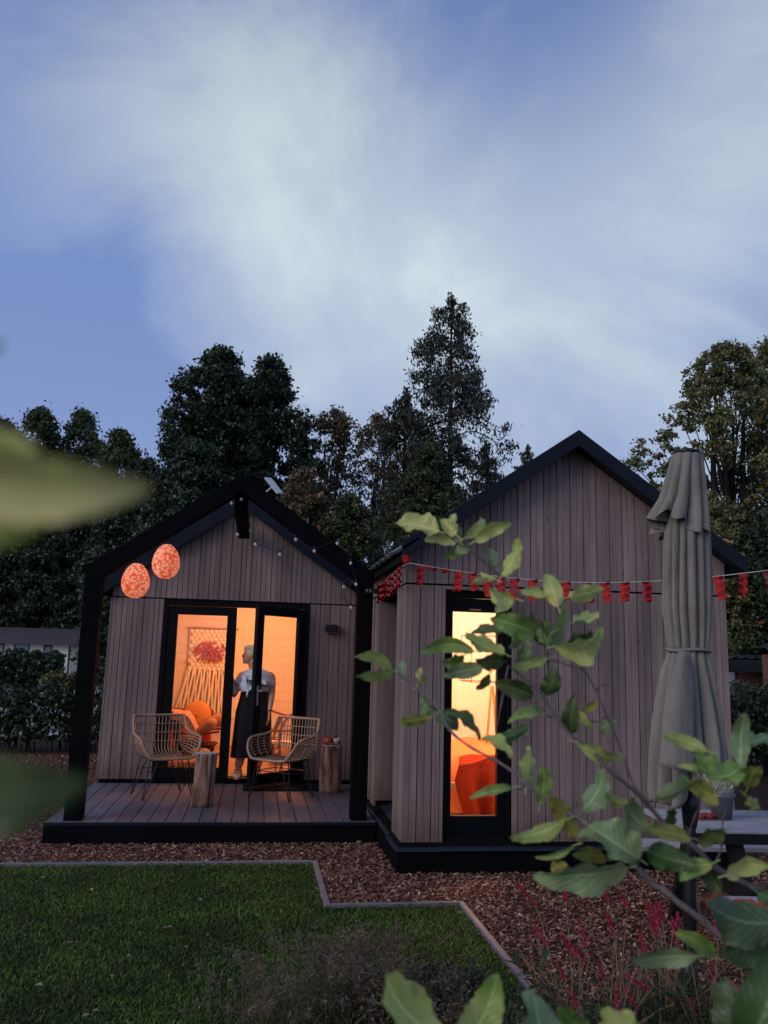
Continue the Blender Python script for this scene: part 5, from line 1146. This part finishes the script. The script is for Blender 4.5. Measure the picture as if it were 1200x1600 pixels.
# ------------------------------------------------------------------ apple tree twigs and leaves close to the camera
def leaf_mat(name, top, under, yellow, ymix, edge=None, blotch=(.16, .08, .03), bl=.0):
    m, t, b = mat(name); uv = t.nodes.new('ShaderNodeUVMap'); uv.uv_map = 'leafuv'; sx2 = t.nodes.new('ShaderNodeSeparateXYZ'); t.links.new(uv.outputs[0], sx2.inputs[0])
    def mth(op, a, b_=None, c_=None):
        n_ = t.nodes.new('ShaderNodeMath'); n_.operation = op
        for k, x_ in enumerate((a, b_, c_)):
            if x_ is None: continue
            if isinstance(x_, (int, float)): n_.inputs[k].default_value = x_
            else: t.links.new(x_, n_.inputs[k])
        return n_.outputs[0]
    av = mth('ABSOLUTE', mth('SUBTRACT', sx2.outputs['Y'], .5)); ph = mth('ADD', mth('MULTIPLY', sx2.outputs['X'], 8.), mth('MULTIPLY', av, -5.5)); vn_ = mth('ABSOLUTE', mth('SUBTRACT', mth('FRACT', ph), .5))
    vein = ramp(t, vn_, [(0, (1,)*3), (.07, (.45,)*3), (.16, (0,)*3)]); mid = ramp(t, av, [(0, (1,)*3), (.018, (.8,)*3), (.04, (0,)*3)])
    oi = t.nodes.new('ShaderNodeObjectInfo'); n_ = noise(t, 22, 3, .6, w4=oi.outputs['Random'])
    c = ramp(t, n_, [(.32, tuple(x_*.72 for x_ in top)), (.68, tuple(x_*1.2 for x_ in top))])
    n2_ = noise(t, 12, 3, .6, w4=oi.outputs['Random']); mk = ramp(t, n2_, [(.5-.14*ymix, (0,)*3), (.78-.3*ymix, (1,)*3)])
    mx0 = t.nodes.new('ShaderNodeMixRGB'); t.links.new(mk, mx0.inputs[0]); t.links.new(c, mx0.inputs[1]); mx0.inputs[2].default_value = (*yellow, 1); c = mx0.outputs[0]
    if bl:
        n3_ = noise(t, 40, 2, .5, w4=oi.outputs['Random']); mk3 = ramp(t, n3_, [(.62, (0,)*3), (.70, (bl,)*3)]); mxb = t.nodes.new('ShaderNodeMixRGB'); t.links.new(mk3, mxb.inputs[0]); t.links.new(c, mxb.inputs[1]); mxb.inputs[2].default_value = (*blotch, 1); c = mxb.outputs[0]
    mx1 = t.nodes.new('ShaderNodeMixRGB'); f_ = mth('MULTIPLY', vein, .15); t.links.new(f_, mx1.inputs[0]); t.links.new(c, mx1.inputs[1]); mx1.inputs[2].default_value = (*[min(1, x_*2.1+.03) for x_ in top], 1)
    mx2 = t.nodes.new('ShaderNodeMixRGB'); f_ = mth('MULTIPLY', mid, .7); t.links.new(f_, mx2.inputs[0]); t.links.new(mx1.outputs[0], mx2.inputs[1]); mx2.inputs[2].default_value = (*[min(1, x_*2.4+.05) for x_ in top], 1); c = mx2.outputs[0]
    if edge:
        me_ = ramp(t, mth('ADD', mth('MULTIPLY', mth('SUBTRACT', sx2.outputs['Y'], .5), 2.), mth('MULTIPLY', mth('SUBTRACT', n_, .5), .5)), [(.80, (0,)*3), (.96, (1,)*3)]); mx3 = t.nodes.new('ShaderNodeMixRGB'); t.links.new(me_, mx3.inputs[0]); t.links.new(c, mx3.inputs[1]); mx3.inputs[2].default_value = (*edge, 1); c = mx3.outputs[0]
    gq = t.nodes.new('ShaderNodeNewGeometry'); mx4 = t.nodes.new('ShaderNodeMixRGB'); t.links.new(gq.outputs['Backfacing'], mx4.inputs[0]); t.links.new(c, mx4.inputs[1]); mx4.inputs[2].default_value = (*under, 1)
    c = mx4.outputs[0]; t.links.new(c, b.inputs['Base Color']); b.inputs['Roughness'].default_value = .40; b.inputs['Specular IOR Level'].default_value = .45
    hgt = mth('ADD', mth('MULTIPLY', vein, -1.), mth('MULTIPLY', n_, .6)); bump(t, b, hgt, .5, .0016)
    tr = t.nodes.new('ShaderNodeBsdfTranslucent'); t.links.new(c, tr.inputs[0]); mx = t.nodes.new('ShaderNodeMixShader'); mx.inputs[0].default_value = .22
    o_ = t.nodes['Material Output']; t.links.new(b.outputs[0], mx.inputs[1]); t.links.new(tr.outputs[0], mx.inputs[2]); t.links.new(mx.outputs[0], o_.inputs[0]); return m
LMK = {
 'l': leaf_mat('light_apple_leaf', (.47, .57, .15), (.42, .50, .26), (.60, .60, .20), .5, bl=.5),
 'g': leaf_mat('green_apple_leaf', (.190, .310, .065), (.28, .36, .23), (.38, .41, .12), .35, bl=.4),
 'd': leaf_mat('dark_apple_leaf', (.062, .115, .032), (.13, .19, .09), (.12, .14, .04), .1),
 'b': leaf_mat('pale_underside_leaf', (.20, .29, .13), (.22, .30, .16), (.29, .34, .14), .3),
 'y': leaf_mat('yellowing_apple_leaf', (.20, .23, .045), (.24, .27, .12), (.36, .33, .07), .7, bl=.8),
 'o': leaf_mat('olive_near_leaf', (.56, .62, .10), (.56, .60, .22), (.68, .62, .25), .6),
 'r': leaf_mat('red_edged_leaf', (.060, .105, .045), (.10, .15, .10), (.10, .14, .05), .2, edge=(.38, .035, .012)),
}
def apple_leaf(parent, b, tp, hw, Y, kind='g', tilt=None, curl=None, dz=None):
    p0 = at(*b, Y); p1 = at(*tp, Y+(random.uniform(-.02, .02)*Y*1.5 if dz is None else dz)); ax = p1-p0; L_ = ax.length; ax.normalize()
    view = (p0-Vector(CP)).normalized(); n0 = (-view-ax*(-view).dot(ax)).normalized(); ti = random.uniform(-.95, .95) if tilt is None else tilt
    sd = ax.cross(n0); nn = n0*math.cos(ti)+sd*math.sin(ti); sd = ax.cross(nn); hw_ = hw/CF*Y/max(.55, abs(math.cos(ti)))*1.02
    cu = random.uniform(-.22, .26) if curl is None else curl; fold = random.uniform(.15, .75)*random.choice((1, 1, 1, -.6)); nu, nv = 16, 8; vs = []; uvs = []; ph = random.uniform(0, 6); sw_ = random.uniform(-.12, .12)
    for i in range(nu+1):
        u = i/nu; w_ = (math.sin(math.pi*u**.9)**.62)*(1-.12*u)+.0; w_ = max(w_, .03 if i == 0 else 0); w_ *= 1.08
        ser = 1+.035*((i % 2)*2-1)
        for j in range(nv+1):
            v = (j/nv-.5)*2; e_ = ser if abs(v) == 1 else 1
            h_ = abs(v)**1.3*fold*hw_*w_+(.22*hw_*math.sin(u*13+ph+(2 if v > 0 else 0))+.10*hw_*math.sin(u*29+ph*2-(1 if v > 0 else 0)))*abs(v)**2+cu*L_*math.sin(math.pi*u)-cu*L_*.5*u*u
            vs.append(p0+ax*(u*L_)+sd*(v*hw_*w_*e_+sw_*L_*math.sin(math.pi*u))+nn*h_); uvs.append((u, j/nv))
    fs = [(i*(nv+1)+j, i*(nv+1)+j+1, (i+1)*(nv+1)+j+1, (i+1)*(nv+1)+j) for i in range(nu) for j in range(nv)]
    nb = len(vs); q_ = p0-ax*.011; rr_ = .0007
    for c_ in (p0+ax*.004, q_):
        for k_ in range(4): vs.append(c_+(sd*math.cos(k_*math.pi/2)+nn*math.sin(k_*math.pi/2))*rr_); uvs.append((.5, .5))
    fs += [(nb+k_, nb+(k_+1) % 4, nb+4+(k_+1) % 4, nb+4+k_) for k_ in range(4)]
    me = MB().add(vs, fs).mesh('leaf'); uvl = me.uv_layers.new(name='leafuv'); me.update()
    # make the face normal look along nn
    if me.polygons[0].normal.dot(nn) < 0: me.flip_normals()
    for lp in me.loops: uvl.data[lp.index].uv = uvs[lp.vertex_index]
    return link('leaf', me, LMK[kind], parent, True)
def twig(parent, pts, Y, r0, r1, name='twig', Y1=None):
    n_ = len(pts); P_ = [at(a, b, Y+((Y1 or Y)-Y)*i/(n_-1)) for i, (a, b) in enumerate(pts)]; S_ = spline(P_, 4)
    mb_ = MB().tube(S_, [r0+(r1-r0)*i/(len(S_)-1)+.0004*math.sin(i*1.7) for i in range(len(S_))], 8)
    return mb_.build(name, M['twig'], parent, True)
at1 = empty('apple_tree', (.9, 1.0, 0), 'young apple tree reaching in from the lower right before the cabins', 'tree')
MB().tube(spline([(.92, 1.0, -.05), (.88, .98, .5), (.90, .96, .95), at(1330, 1640, .98)], 4), list(np.linspace(.028, .011, 13)), 12).build('trunk', M['bark'], at1, True)
br1 = twig(at1, [(1330, 1640), (1250, 1440), (1126, 1362), (1088, 1326), (1040, 1289), (1000, 1243), (949, 1200), (926, 1174), (894, 1150), (868, 1118), (844, 1083), (811, 1053), (794, 1040)], .98, .0046, .0012, 'branch', 1.15)
br2 = twig(at1, [(844, 1083), (857, 1055), (855, 1030), (848, 990), (833, 956), (804, 923), (771, 890), (735, 860), (719, 849)], 1.13, .0016, .0015, 'branch', 1.15)
br3 = twig(at1, [(1330, 1640), (1250, 1560), (1172, 1502), (1146, 1482), (1092, 1434), (1062, 1412), (1036, 1390), (1020, 1382), (996, 1356), (964, 1332), (923, 1293), (906, 1280), (871, 1263), (852, 1249), (824, 1227), (800, 1205), (774, 1188), (733, 1166), (702, 1140), (687, 1110), (661, 1082), (644, 1069), (614, 1047)], .92, .0044, .0010, 'branch', 1.12)
br4 = twig(at1, [(1000, 1243), (985, 1215), (965, 1157), (948, 1118), (931, 1079), (911, 1045), (883, 1010)], 1.12, .0016, .0018, 'twig', 1.18)
for pts, Y in (([(855, 1035), (866, 1032), (890, 1040), (911, 1047)], 1.17), ([(948, 1118), (931, 1128), (911, 1120), (903, 1112)], 1.17), ([(931, 1079), (942, 1070), (952, 1069)], 1.17), ([(868, 1118), (860, 1121), (846, 1106)], 1.13), ([(855, 1030), (868, 960), (875, 948), (888, 935)], 1.15),
               ([(735, 860), (739, 853), (743, 846)], 1.15), ([(771, 890), (776, 884), (783, 878)], 1.15), ([(906, 1280), (909, 1272), (908, 1262)], 1.03), ([(996, 1356), (1000, 1340), (1012, 1322)], .97), ([(824, 1227), (812, 1232), (800, 1230)], 1.06), ([(785, 1040), (779, 1025), (775, 990)], 1.15), ([(655, 1078), (655, 1070), (656, 1062)], 1.12), ([(1104, 1444), (1092, 1420), (1090, 1385), (1098, 1364)], .94), ([(1146, 1482), (1150, 1495), (1130, 1515)], .92), ([(1118, 1350), (1128, 1320), (1130, 1280), (1150, 1230), (1160, 1200)], .97), ([(1075, 1310), (1084, 1280), (1098, 1250)], .97), ([(794, 1040), (785, 1090), (777, 1135)], 1.14)):
    twig(at1, pts, Y, .0012, .0008)
LV = [ # base, tip, half width, depth, kind
 ((688,831),(615,819),15,1.15,'l'),((713,836),(687,812),11,1.15,'l'),((713,849),(663,843),9,1.15,'l'),((717,855),(691,872),7,1.14,'g'),((701,820),(712,802),6,1.15,'l'),((724,842),(756,808),9,1.14,'l'),((742,846),(799,817),11,1.14,'l'),((719,843),(718,823),6,1.16,'b'),((717,845),(737,858),7,1.13,'b'),((783,901),(814,841),11,1.14,'l'),((775,884),(768,857),9,1.16,'b'),((774,905),(750,894),5,1.15,'l'),((765,905),(735,909),5,1.15,'l'),
 ((807,936),(762,922),12,1.14,'l'),((773,924),(778,957),11,1.13,'l'),((838,990),(766,966),18,1.10,'g'),((858,931),(812,925),8,1.15,'l'),((872,949),(852,894),14,1.14,'l'),((890,933),(943,920),13,1.14,'l'),((863,986),(883,943),7,1.14,'g'),((850,1008),(829,958),12,1.16,'d'),((857,1008),(853,967),12,1.14,'g'),((857,1010),(880,975),9,1.16,'b'),((866,1009),(943,983),19,1.10,'l'),((897,972),(932,960),9,1.14,'l'),((885,1005),(936,1002),11,1.13,'d'),((824,996),(807,1036),9,1.14,'b'),((816,993),(796,1014),6,1.15,'d'),((857,1029),(801,1049),9,1.13,'g'),((785,986),(733,990),8,1.13,'d'),((788,1021),(727,990),12,1.11,'g'),
 ((741,1018),(658,1019),12,1.13,'g'),((726,1023),(690,1036),10,1.15,'g'),((755,1044),(694,1055),13,1.12,'b'),((765,1053),(744,1078),7,1.14,'d'),((782,1034),(744,1032),13,1.13,'d'),((833,1088),(773,1066),15,1.10,'d'),
 ((611,1046),(553,1024),9,1.12,'l'),((615,1050),(558,1058),8,1.11,'g'),((629,1058),(626,1033),8,1.12,'b'),((654,1062),(656,1044),4,1.12,'l'),((655,1069),(669,1056),4,1.12,'l'),((685,1112),(657,1085),10,1.10,'b'),((670,1122),(624,1131),10,1.10,'y'),((681,1120),(721,1139),12,1.09,'b'),((692,1112),(752,1154),9,1.10,'d'),
 ((850,1085),(868,1046),15,1.13,'d'),((894,1146),(897,1086),13,1.10,'d'),((848,1116),(795,1126),9,1.11,'g'),((812,1148),(755,1152),8,1.10,'b'),((777,1157),(828,1132),9,1.09,'d'),((753,1155),(801,1182),9,1.09,'l'),((910,1112),(935,1093),6,1.15,'y'),((900,1111),(927,1140),7,1.14,'y'),((900,1159),(984,1182),10,1.08,'l'),((957,1131),(936,1147),11,1.15,'b'),((957,1133),(967,1123),5,1.15,'b'),
 ((908,1268),(947,1200),16,1.04,'b'),((822,1227),(830,1166),10,1.05,'l'),((843,1256),(848,1196),13,1.04,'g'),((800,1231),(733,1244),7,1.04,'g'),((883,1281),(799,1313),12,1.02,'g'),((901,1310),(858,1244),14,1.03,'y'),((999,1342),(922,1288),27,.97,'b'),((932,1313),(900,1303),9,1.02,'b'),((897,1321),(835,1340),5,1.0,'g'),((946,1343),(893,1334),11,.99,'y'),((884,1371),(863,1346),13,1.0,'y'),((979,1356),(836,1376),20,.95,'b'),((984,1256),(945,1241),8,1.0,'y'),((1010,1296),(980,1242),14,.98,'b'),
 ((1080,1310),(1004,1294),12,.95,'y'),((1010,1328),(1086,1352),20,.94,'d'),((1106,1174),(1032,1149),11,.96,'g'),((1158,1202),(1168,1112),15,.94,'b'),((1162,1160),(1200,1150),11,.95,'b'),((1118,1218),(1086,1178),17,.95,'g'),((1156,1200),(1102,1214),18,.93,'g'),((1080,1220),(1026,1254),11,.95,'b'),((1078,1222),(1120,1257),14,.93,'y'),((1168,1232),(1188,1197),14,.95,'y'),((1168,1246),(1188,1264),9,.95,'y'),((1090,1212),(1064,1197),6,.96,'l'),((1132,1296),(1090,1318),12,.95,'d'),
 ((1112,1350),(1060,1376),13,.93,'g'),((1134,1368),(1200,1350),13,.93,'l'),((1100,1362),(1126,1396),12,.95,'d'),((1225,1440),(1100,1412),36,.80,'r'),((1215,1455),(1124,1490),24,.82,'d'),((1094,1494),(984,1498),13,.86,'b'),((1114,1492),(1056,1456),13,.86,'g'),((1150,1625),(1134,1528),24,.75,'r'),((1165,1640),(1215,1490),40,.70,'d'),((700,1640),(592,1524),30,.72,'l'),((715,1635),(778,1522),26,.72,'g'),((812,1660),(838,1552),33,.72,'b'),((930,1620),(874,1568),16,.78,'g'),((955,1640),(992,1582),24,.75,'g'),((1184,1395),(1215,1420),14,.9,'d'),((1050,1290),(1044,1262),9,.98,'d')]
for b_, t_, hw_, Y_, k_ in LV: apple_leaf(at1, b_, t_, hw_, Y_, k_)
twig(at1, [(1330, 1640), (1000, 1700), (800, 1680), (700, 1645)], .85, .004, .0015, 'branch', .72)
at2 = empty('apple_branch', (-.35, .2, 0), 'blurred leafy twig very close to the camera at the left edge', 'branch')
twig(at2, [(-500, 1500), (-330, 1200), (-210, 900), (-150, 720)], .17, .003, .0012, 'branch', .15)
apple_leaf(at2, (-190, 716), (238, 764), 52, .150, 'o', tilt=.1, curl=.03, dz=.0)
apple_leaf(at2, (-170, 690), (60, 700), 26, .155, 'o', tilt=.1, curl=.03, dz=.0)
apple_leaf(at2, (-150, 800), (84, 812), 34, .150, 'o', tilt=.1, curl=.03, dz=.0)
apple_leaf(at2, (-210, 1240), (136, 1226), 56, .148, 'd', tilt=.1, curl=.04, dz=.0)
apple_leaf(at2, (-130, 535), (9, 540), 18, .15, 'b', tilt=.1, curl=.0, dz=.0)

# ------------------------------------------------------------------ planting at the bottom edge
GST = leafmat('dry_grass_stem', [(0, (.035, .042, .020)), (.6, (.095, .092, .045)), (1, (.20, .17, .10))], .7, .2)
SEED = leafmat('feathery_seed_head', [(0, (.12, .09, .065)), (.5, (.22, .165, .125)), (1, (.34, .27, .21))], .8, .35)
def grass_clump(label, px, py, h, n, spread, head=True):
    g = ground(px, py); e = empty('ornamental_grass', g, label, 'ornamental grass', 'ornamental grasses along the bottom edge'); P_ = np.stack([RNG.normal(g.x, spread*.25, n*9), RNG.normal(g.y, spread*.25, n*9), np.full(n*9, 0.)], 1)
    blades(P_, h*.62, .006, .75, 'blades', GST, e)
    st = MB(); hd_ = []
    for i in range(n):
        a = RNG.uniform(0, 6.28); ln = RNG.uniform(.05, .42)*spread*1.5; hh = h*RNG.uniform(.65, 1.08); b0 = Vector((g.x+RNG.normal(0, spread*.16), g.y+RNG.normal(0, spread*.16), 0)); dv = Vector((math.cos(a), math.sin(a), 0))
        pth = spline([b0, b0+dv*ln*.25+Vector((0, 0, hh*.5)), b0+dv*ln*.7+Vector((0, 0, hh*.86)), b0+dv*ln*1.25+Vector((0, 0, hh))], 3); st.tube(pth, list(np.linspace(.0016, .0008, len(pth))), 4, cap=False)
        if head:
            for q in range(30):
                u = RNG.uniform(.0, 1); p = pth[-4].lerp(pth[-1], u); hd_.append((p.x+RNG.normal(0, .010), p.y+RNG.normal(0, .010), p.z+RNG.normal(0, .014)))
    o_ = st.build('stems', GST, e); o_['kind'] = 'stuff'
    if head: leaf_cards(np.array(hd_), .030, 'seed_heads', SEED, e, aspect=.07)
grass_clump('tall feathery brown grass at the bottom centre of the lawn edge', 490, 1640, .42, 80, .60)
grass_clump('feathery brown grass behind the tall one, right of the lawn leaves', 565, 1600, .36, 70, .50)
grass_clump('small loose grass clump at the left of the planting', 410, 1660, .36, 35, .45)
grass_clump('thin grass between the dark catmint and the edging strip', 820, 1640, .26, 40, .35, head=False)
grass_clump('green grass tuft under the red flower spikes', 1060, 1620, .42, 60, .5, head=False)
CAT = leafmat('grey_green_small_leaf', [(0, (.028, .036, .022)), (.5, (.075, .092, .056)), (.85, (.13, .145, .095)), (1, (.19, .15, .10))], .7, .2)
BRN = leafmat('brown_withered_leaf', [(0, (.04, .028, .018)), (.5, (.11, .076, .050)), (1, (.20, .15, .11))], .8, .2)
def perennial(label, px, py, h, sp_, n, m, leaf=.022, spikes=14):
    g = ground(px, py); e = empty('perennial_plant', g, label, 'plant', 'low perennials along the bottom edge'); P_ = []; st = MB()
    for i in range(n):
        a = RNG.uniform(0, 6.28); r_ = sp_*RNG.uniform(0, 1)**.6; hh = h*RNG.uniform(.55, 1.1)*(1-.35*(r_/sp_)**2); b0 = Vector((g.x+math.cos(a)*r_*.35, g.y+math.sin(a)*r_*.35, 0)); tp = Vector((g.x+math.cos(a)*r_, g.y+math.sin(a)*r_, hh)); pth = spline([b0, b0.lerp(tp, .5)+Vector((0, 0, hh*.12)), tp], 4); st.tube(pth, .0016, 4, cap=False)
        for q in range(52):
            u = RNG.uniform(.15, 1); i0 = min(int(u*8), 7); p = pth[i0].lerp(pth[i0+1], u*8-i0); w_ = .016+.024*(1-u); P_.append((p.x+RNG.normal(0, w_), p.y+RNG.normal(0, w_), p.z+RNG.normal(0, .012)))
    o_ = st.build('stems', GST, e); o_['kind'] = 'stuff'; leaf_cards(np.array(P_), leaf, 'foliage', m, e, aspect=.5)
for lab, px, py, h, sp_, n, m in (('grey green catmint clump behind the pale blurred leaf', 645, 1620, .30, .28, 100, CAT), ('brown withered clump between the two upright blurred leaves', 700, 1650, .26, .25, 90, BRN), ('dark bushy perennial against the metal edging strip', 735, 1590, .22, .17, 80, CAT), ('brownish clump right of the feathery grass', 600, 1640, .32, .22, 80, BRN), ('low grey green clump at the end of the edging strip', 765, 1670, .24, .26, 80, CAT), ('fresh green low plant on the lawn before the edging corner', 690, 1545, .12, .13, 50, HD)):
    perennial(lab, px, py, h, sp_, n, m)
PET = leafmat('magenta_floret', [(0, (.20, .010, .035)), (.5, (.50, .03, .10)), (1, (.70, .09, .19))], .6, .3)
STK = plain('straw_stem', (.20, .14, .07), .7, .2, var=.3)
PLF = leafmat('lance_leaf', [(0, (.016, .028, .012)), (.6, (.035, .058, .022)), (1, (.06, .09, .035))], .5, .25)
SPK = [((804,1376),(836,1414),0),((884,1392),(884,1406),0),((876,1460),(897,1495),0),((884,1468),(905,1492),0),((939,1382),(950,1407),1),((971,1397),(980,1417),1),((904,1437),(916,1477),0),((945,1425),(960,1450),1),((951,1436),(958,1462),1),((1010,1407),(1022,1458),2),((1025,1405),(1031,1446),2),((1018,1412),(1028,1462),2),((1031,1410),(1036,1440),2),((997,1457),(1010,1485),1),((1002,1462),(1008,1492),1),((1059,1425),(1060,1447),2),((1050,1432),(1052,1452),2),((975,1522),(1012,1545),3),((962,1535),(965,1580),3),((977,1542),(995,1580),3),((900,1475),(917,1510),0),((1078,1558),(1085,1582),4),((1166,1472),(1180,1498),5),((1178,1482),(1186,1510),5),((1054,1460),(1060,1482),2),((1118,1434),(1122,1468),4),((1150,1460),(1154,1490),5),((1070,1558),(1082,1574),4),((1195,1500),(1199,1530),5),((833,1438),(842,1466),6),((845,1450),(852,1478),6),((870,1500),(882,1530),0),((890,1545),(900,1575),3),((1110,1505),(1114,1530),4),((1140,1530),(1146,1560),5),((935,1500),(942,1530),1),((1040,1500),(1046,1528),2)]
ROOT = [(905, 1640, 'red knotweed plant whose longest spike leans far left over the chips'), (975, 1650, 'red knotweed plant between the leaning one and the dense cluster of spikes'), (1045, 1640, 'red knotweed plant with the dense upright magenta cluster by the parasol pole'), (950, 1690, 'low red knotweed plant with bowed spikes at the bottom edge'), (1105, 1660, 'red knotweed plant just right of the parasol pole'), (1175, 1660, 'red knotweed plant behind the red edged leaf'), (852, 1600, 'small knotweed plant with dark thin spikes beside the end of the edging')]
for k, (rx, ry, lab) in enumerate(ROOT):
    g = ground(rx, ry); e = empty('knotweed_plant', g, lab, 'flowering plant', 'red knotweed plants at the bottom right'); Yp = g.y; st = MB()
    for (a, b_, q) in SPK:
        if q != k: continue
        Ys = Yp+random.uniform(.0, .25); p0, p1 = at(*b_, Ys), at(*a, Ys); root = g+Vector((random.uniform(-.05, .05), random.uniform(-.05, .05), 0)); md = root.lerp(p0, .55)+Vector((0, 0, .05))
        pth = spline([root, md, p0, p1], 5); st.tube(pth, list(np.linspace(.0028, .0014, len(pth))), 5)
        L_ = (p1-p0).length; n_ = int(90+900*L_); tt = RNG.uniform(0, 1, n_); ps = np.array([tuple(p0.lerp(p1, t_)) for t_ in tt]); ps += RNG.normal(0, 1, (n_, 3))*(.0055*(1-.6*tt))[:, None]
        leaf_cards(ps, .011, 'flower_spike', PET, e, aspect=.6)
    for i in range(9):
        tp = Vector((g.x+random.uniform(-.22, .22), g.y+random.uniform(-.15, .25), random.uniform(.22, .48))); pth = spline([g, g.lerp(tp, .5)+Vector((0, 0, .05)), tp], 3); st.tube(pth, .0016, 4)
    o_ = st.build('stems', STK, e); o_['kind'] = 'stuff'; lf = MB()
    for i in range(46):
        a = random.uniform(0, 6.28); r_ = random.uniform(.02, .2); b0 = g+Vector((math.cos(a)*r_, math.sin(a)*r_, random.uniform(.04, .24))); d = Vector((math.cos(a), math.sin(a), random.uniform(-.3, .7))).normalized(); l_ = random.uniform(.07, .14); sd = d.cross(Vector((0, 0, 1))).normalized()*l_*.14; up = Vector((0, 0, l_*.1))
        lf.add([b0, b0+d*l_*.4+sd+up, b0+d*l_*.4+up*.3, b0+d*l_*.4-sd+up, b0+d*l_-up], [(0, 1, 2), (0, 2, 3), (1, 4, 2), (2, 4, 3)])
    o_ = lf.build('leaves', PLF, e); o_['kind'] = 'stuff'
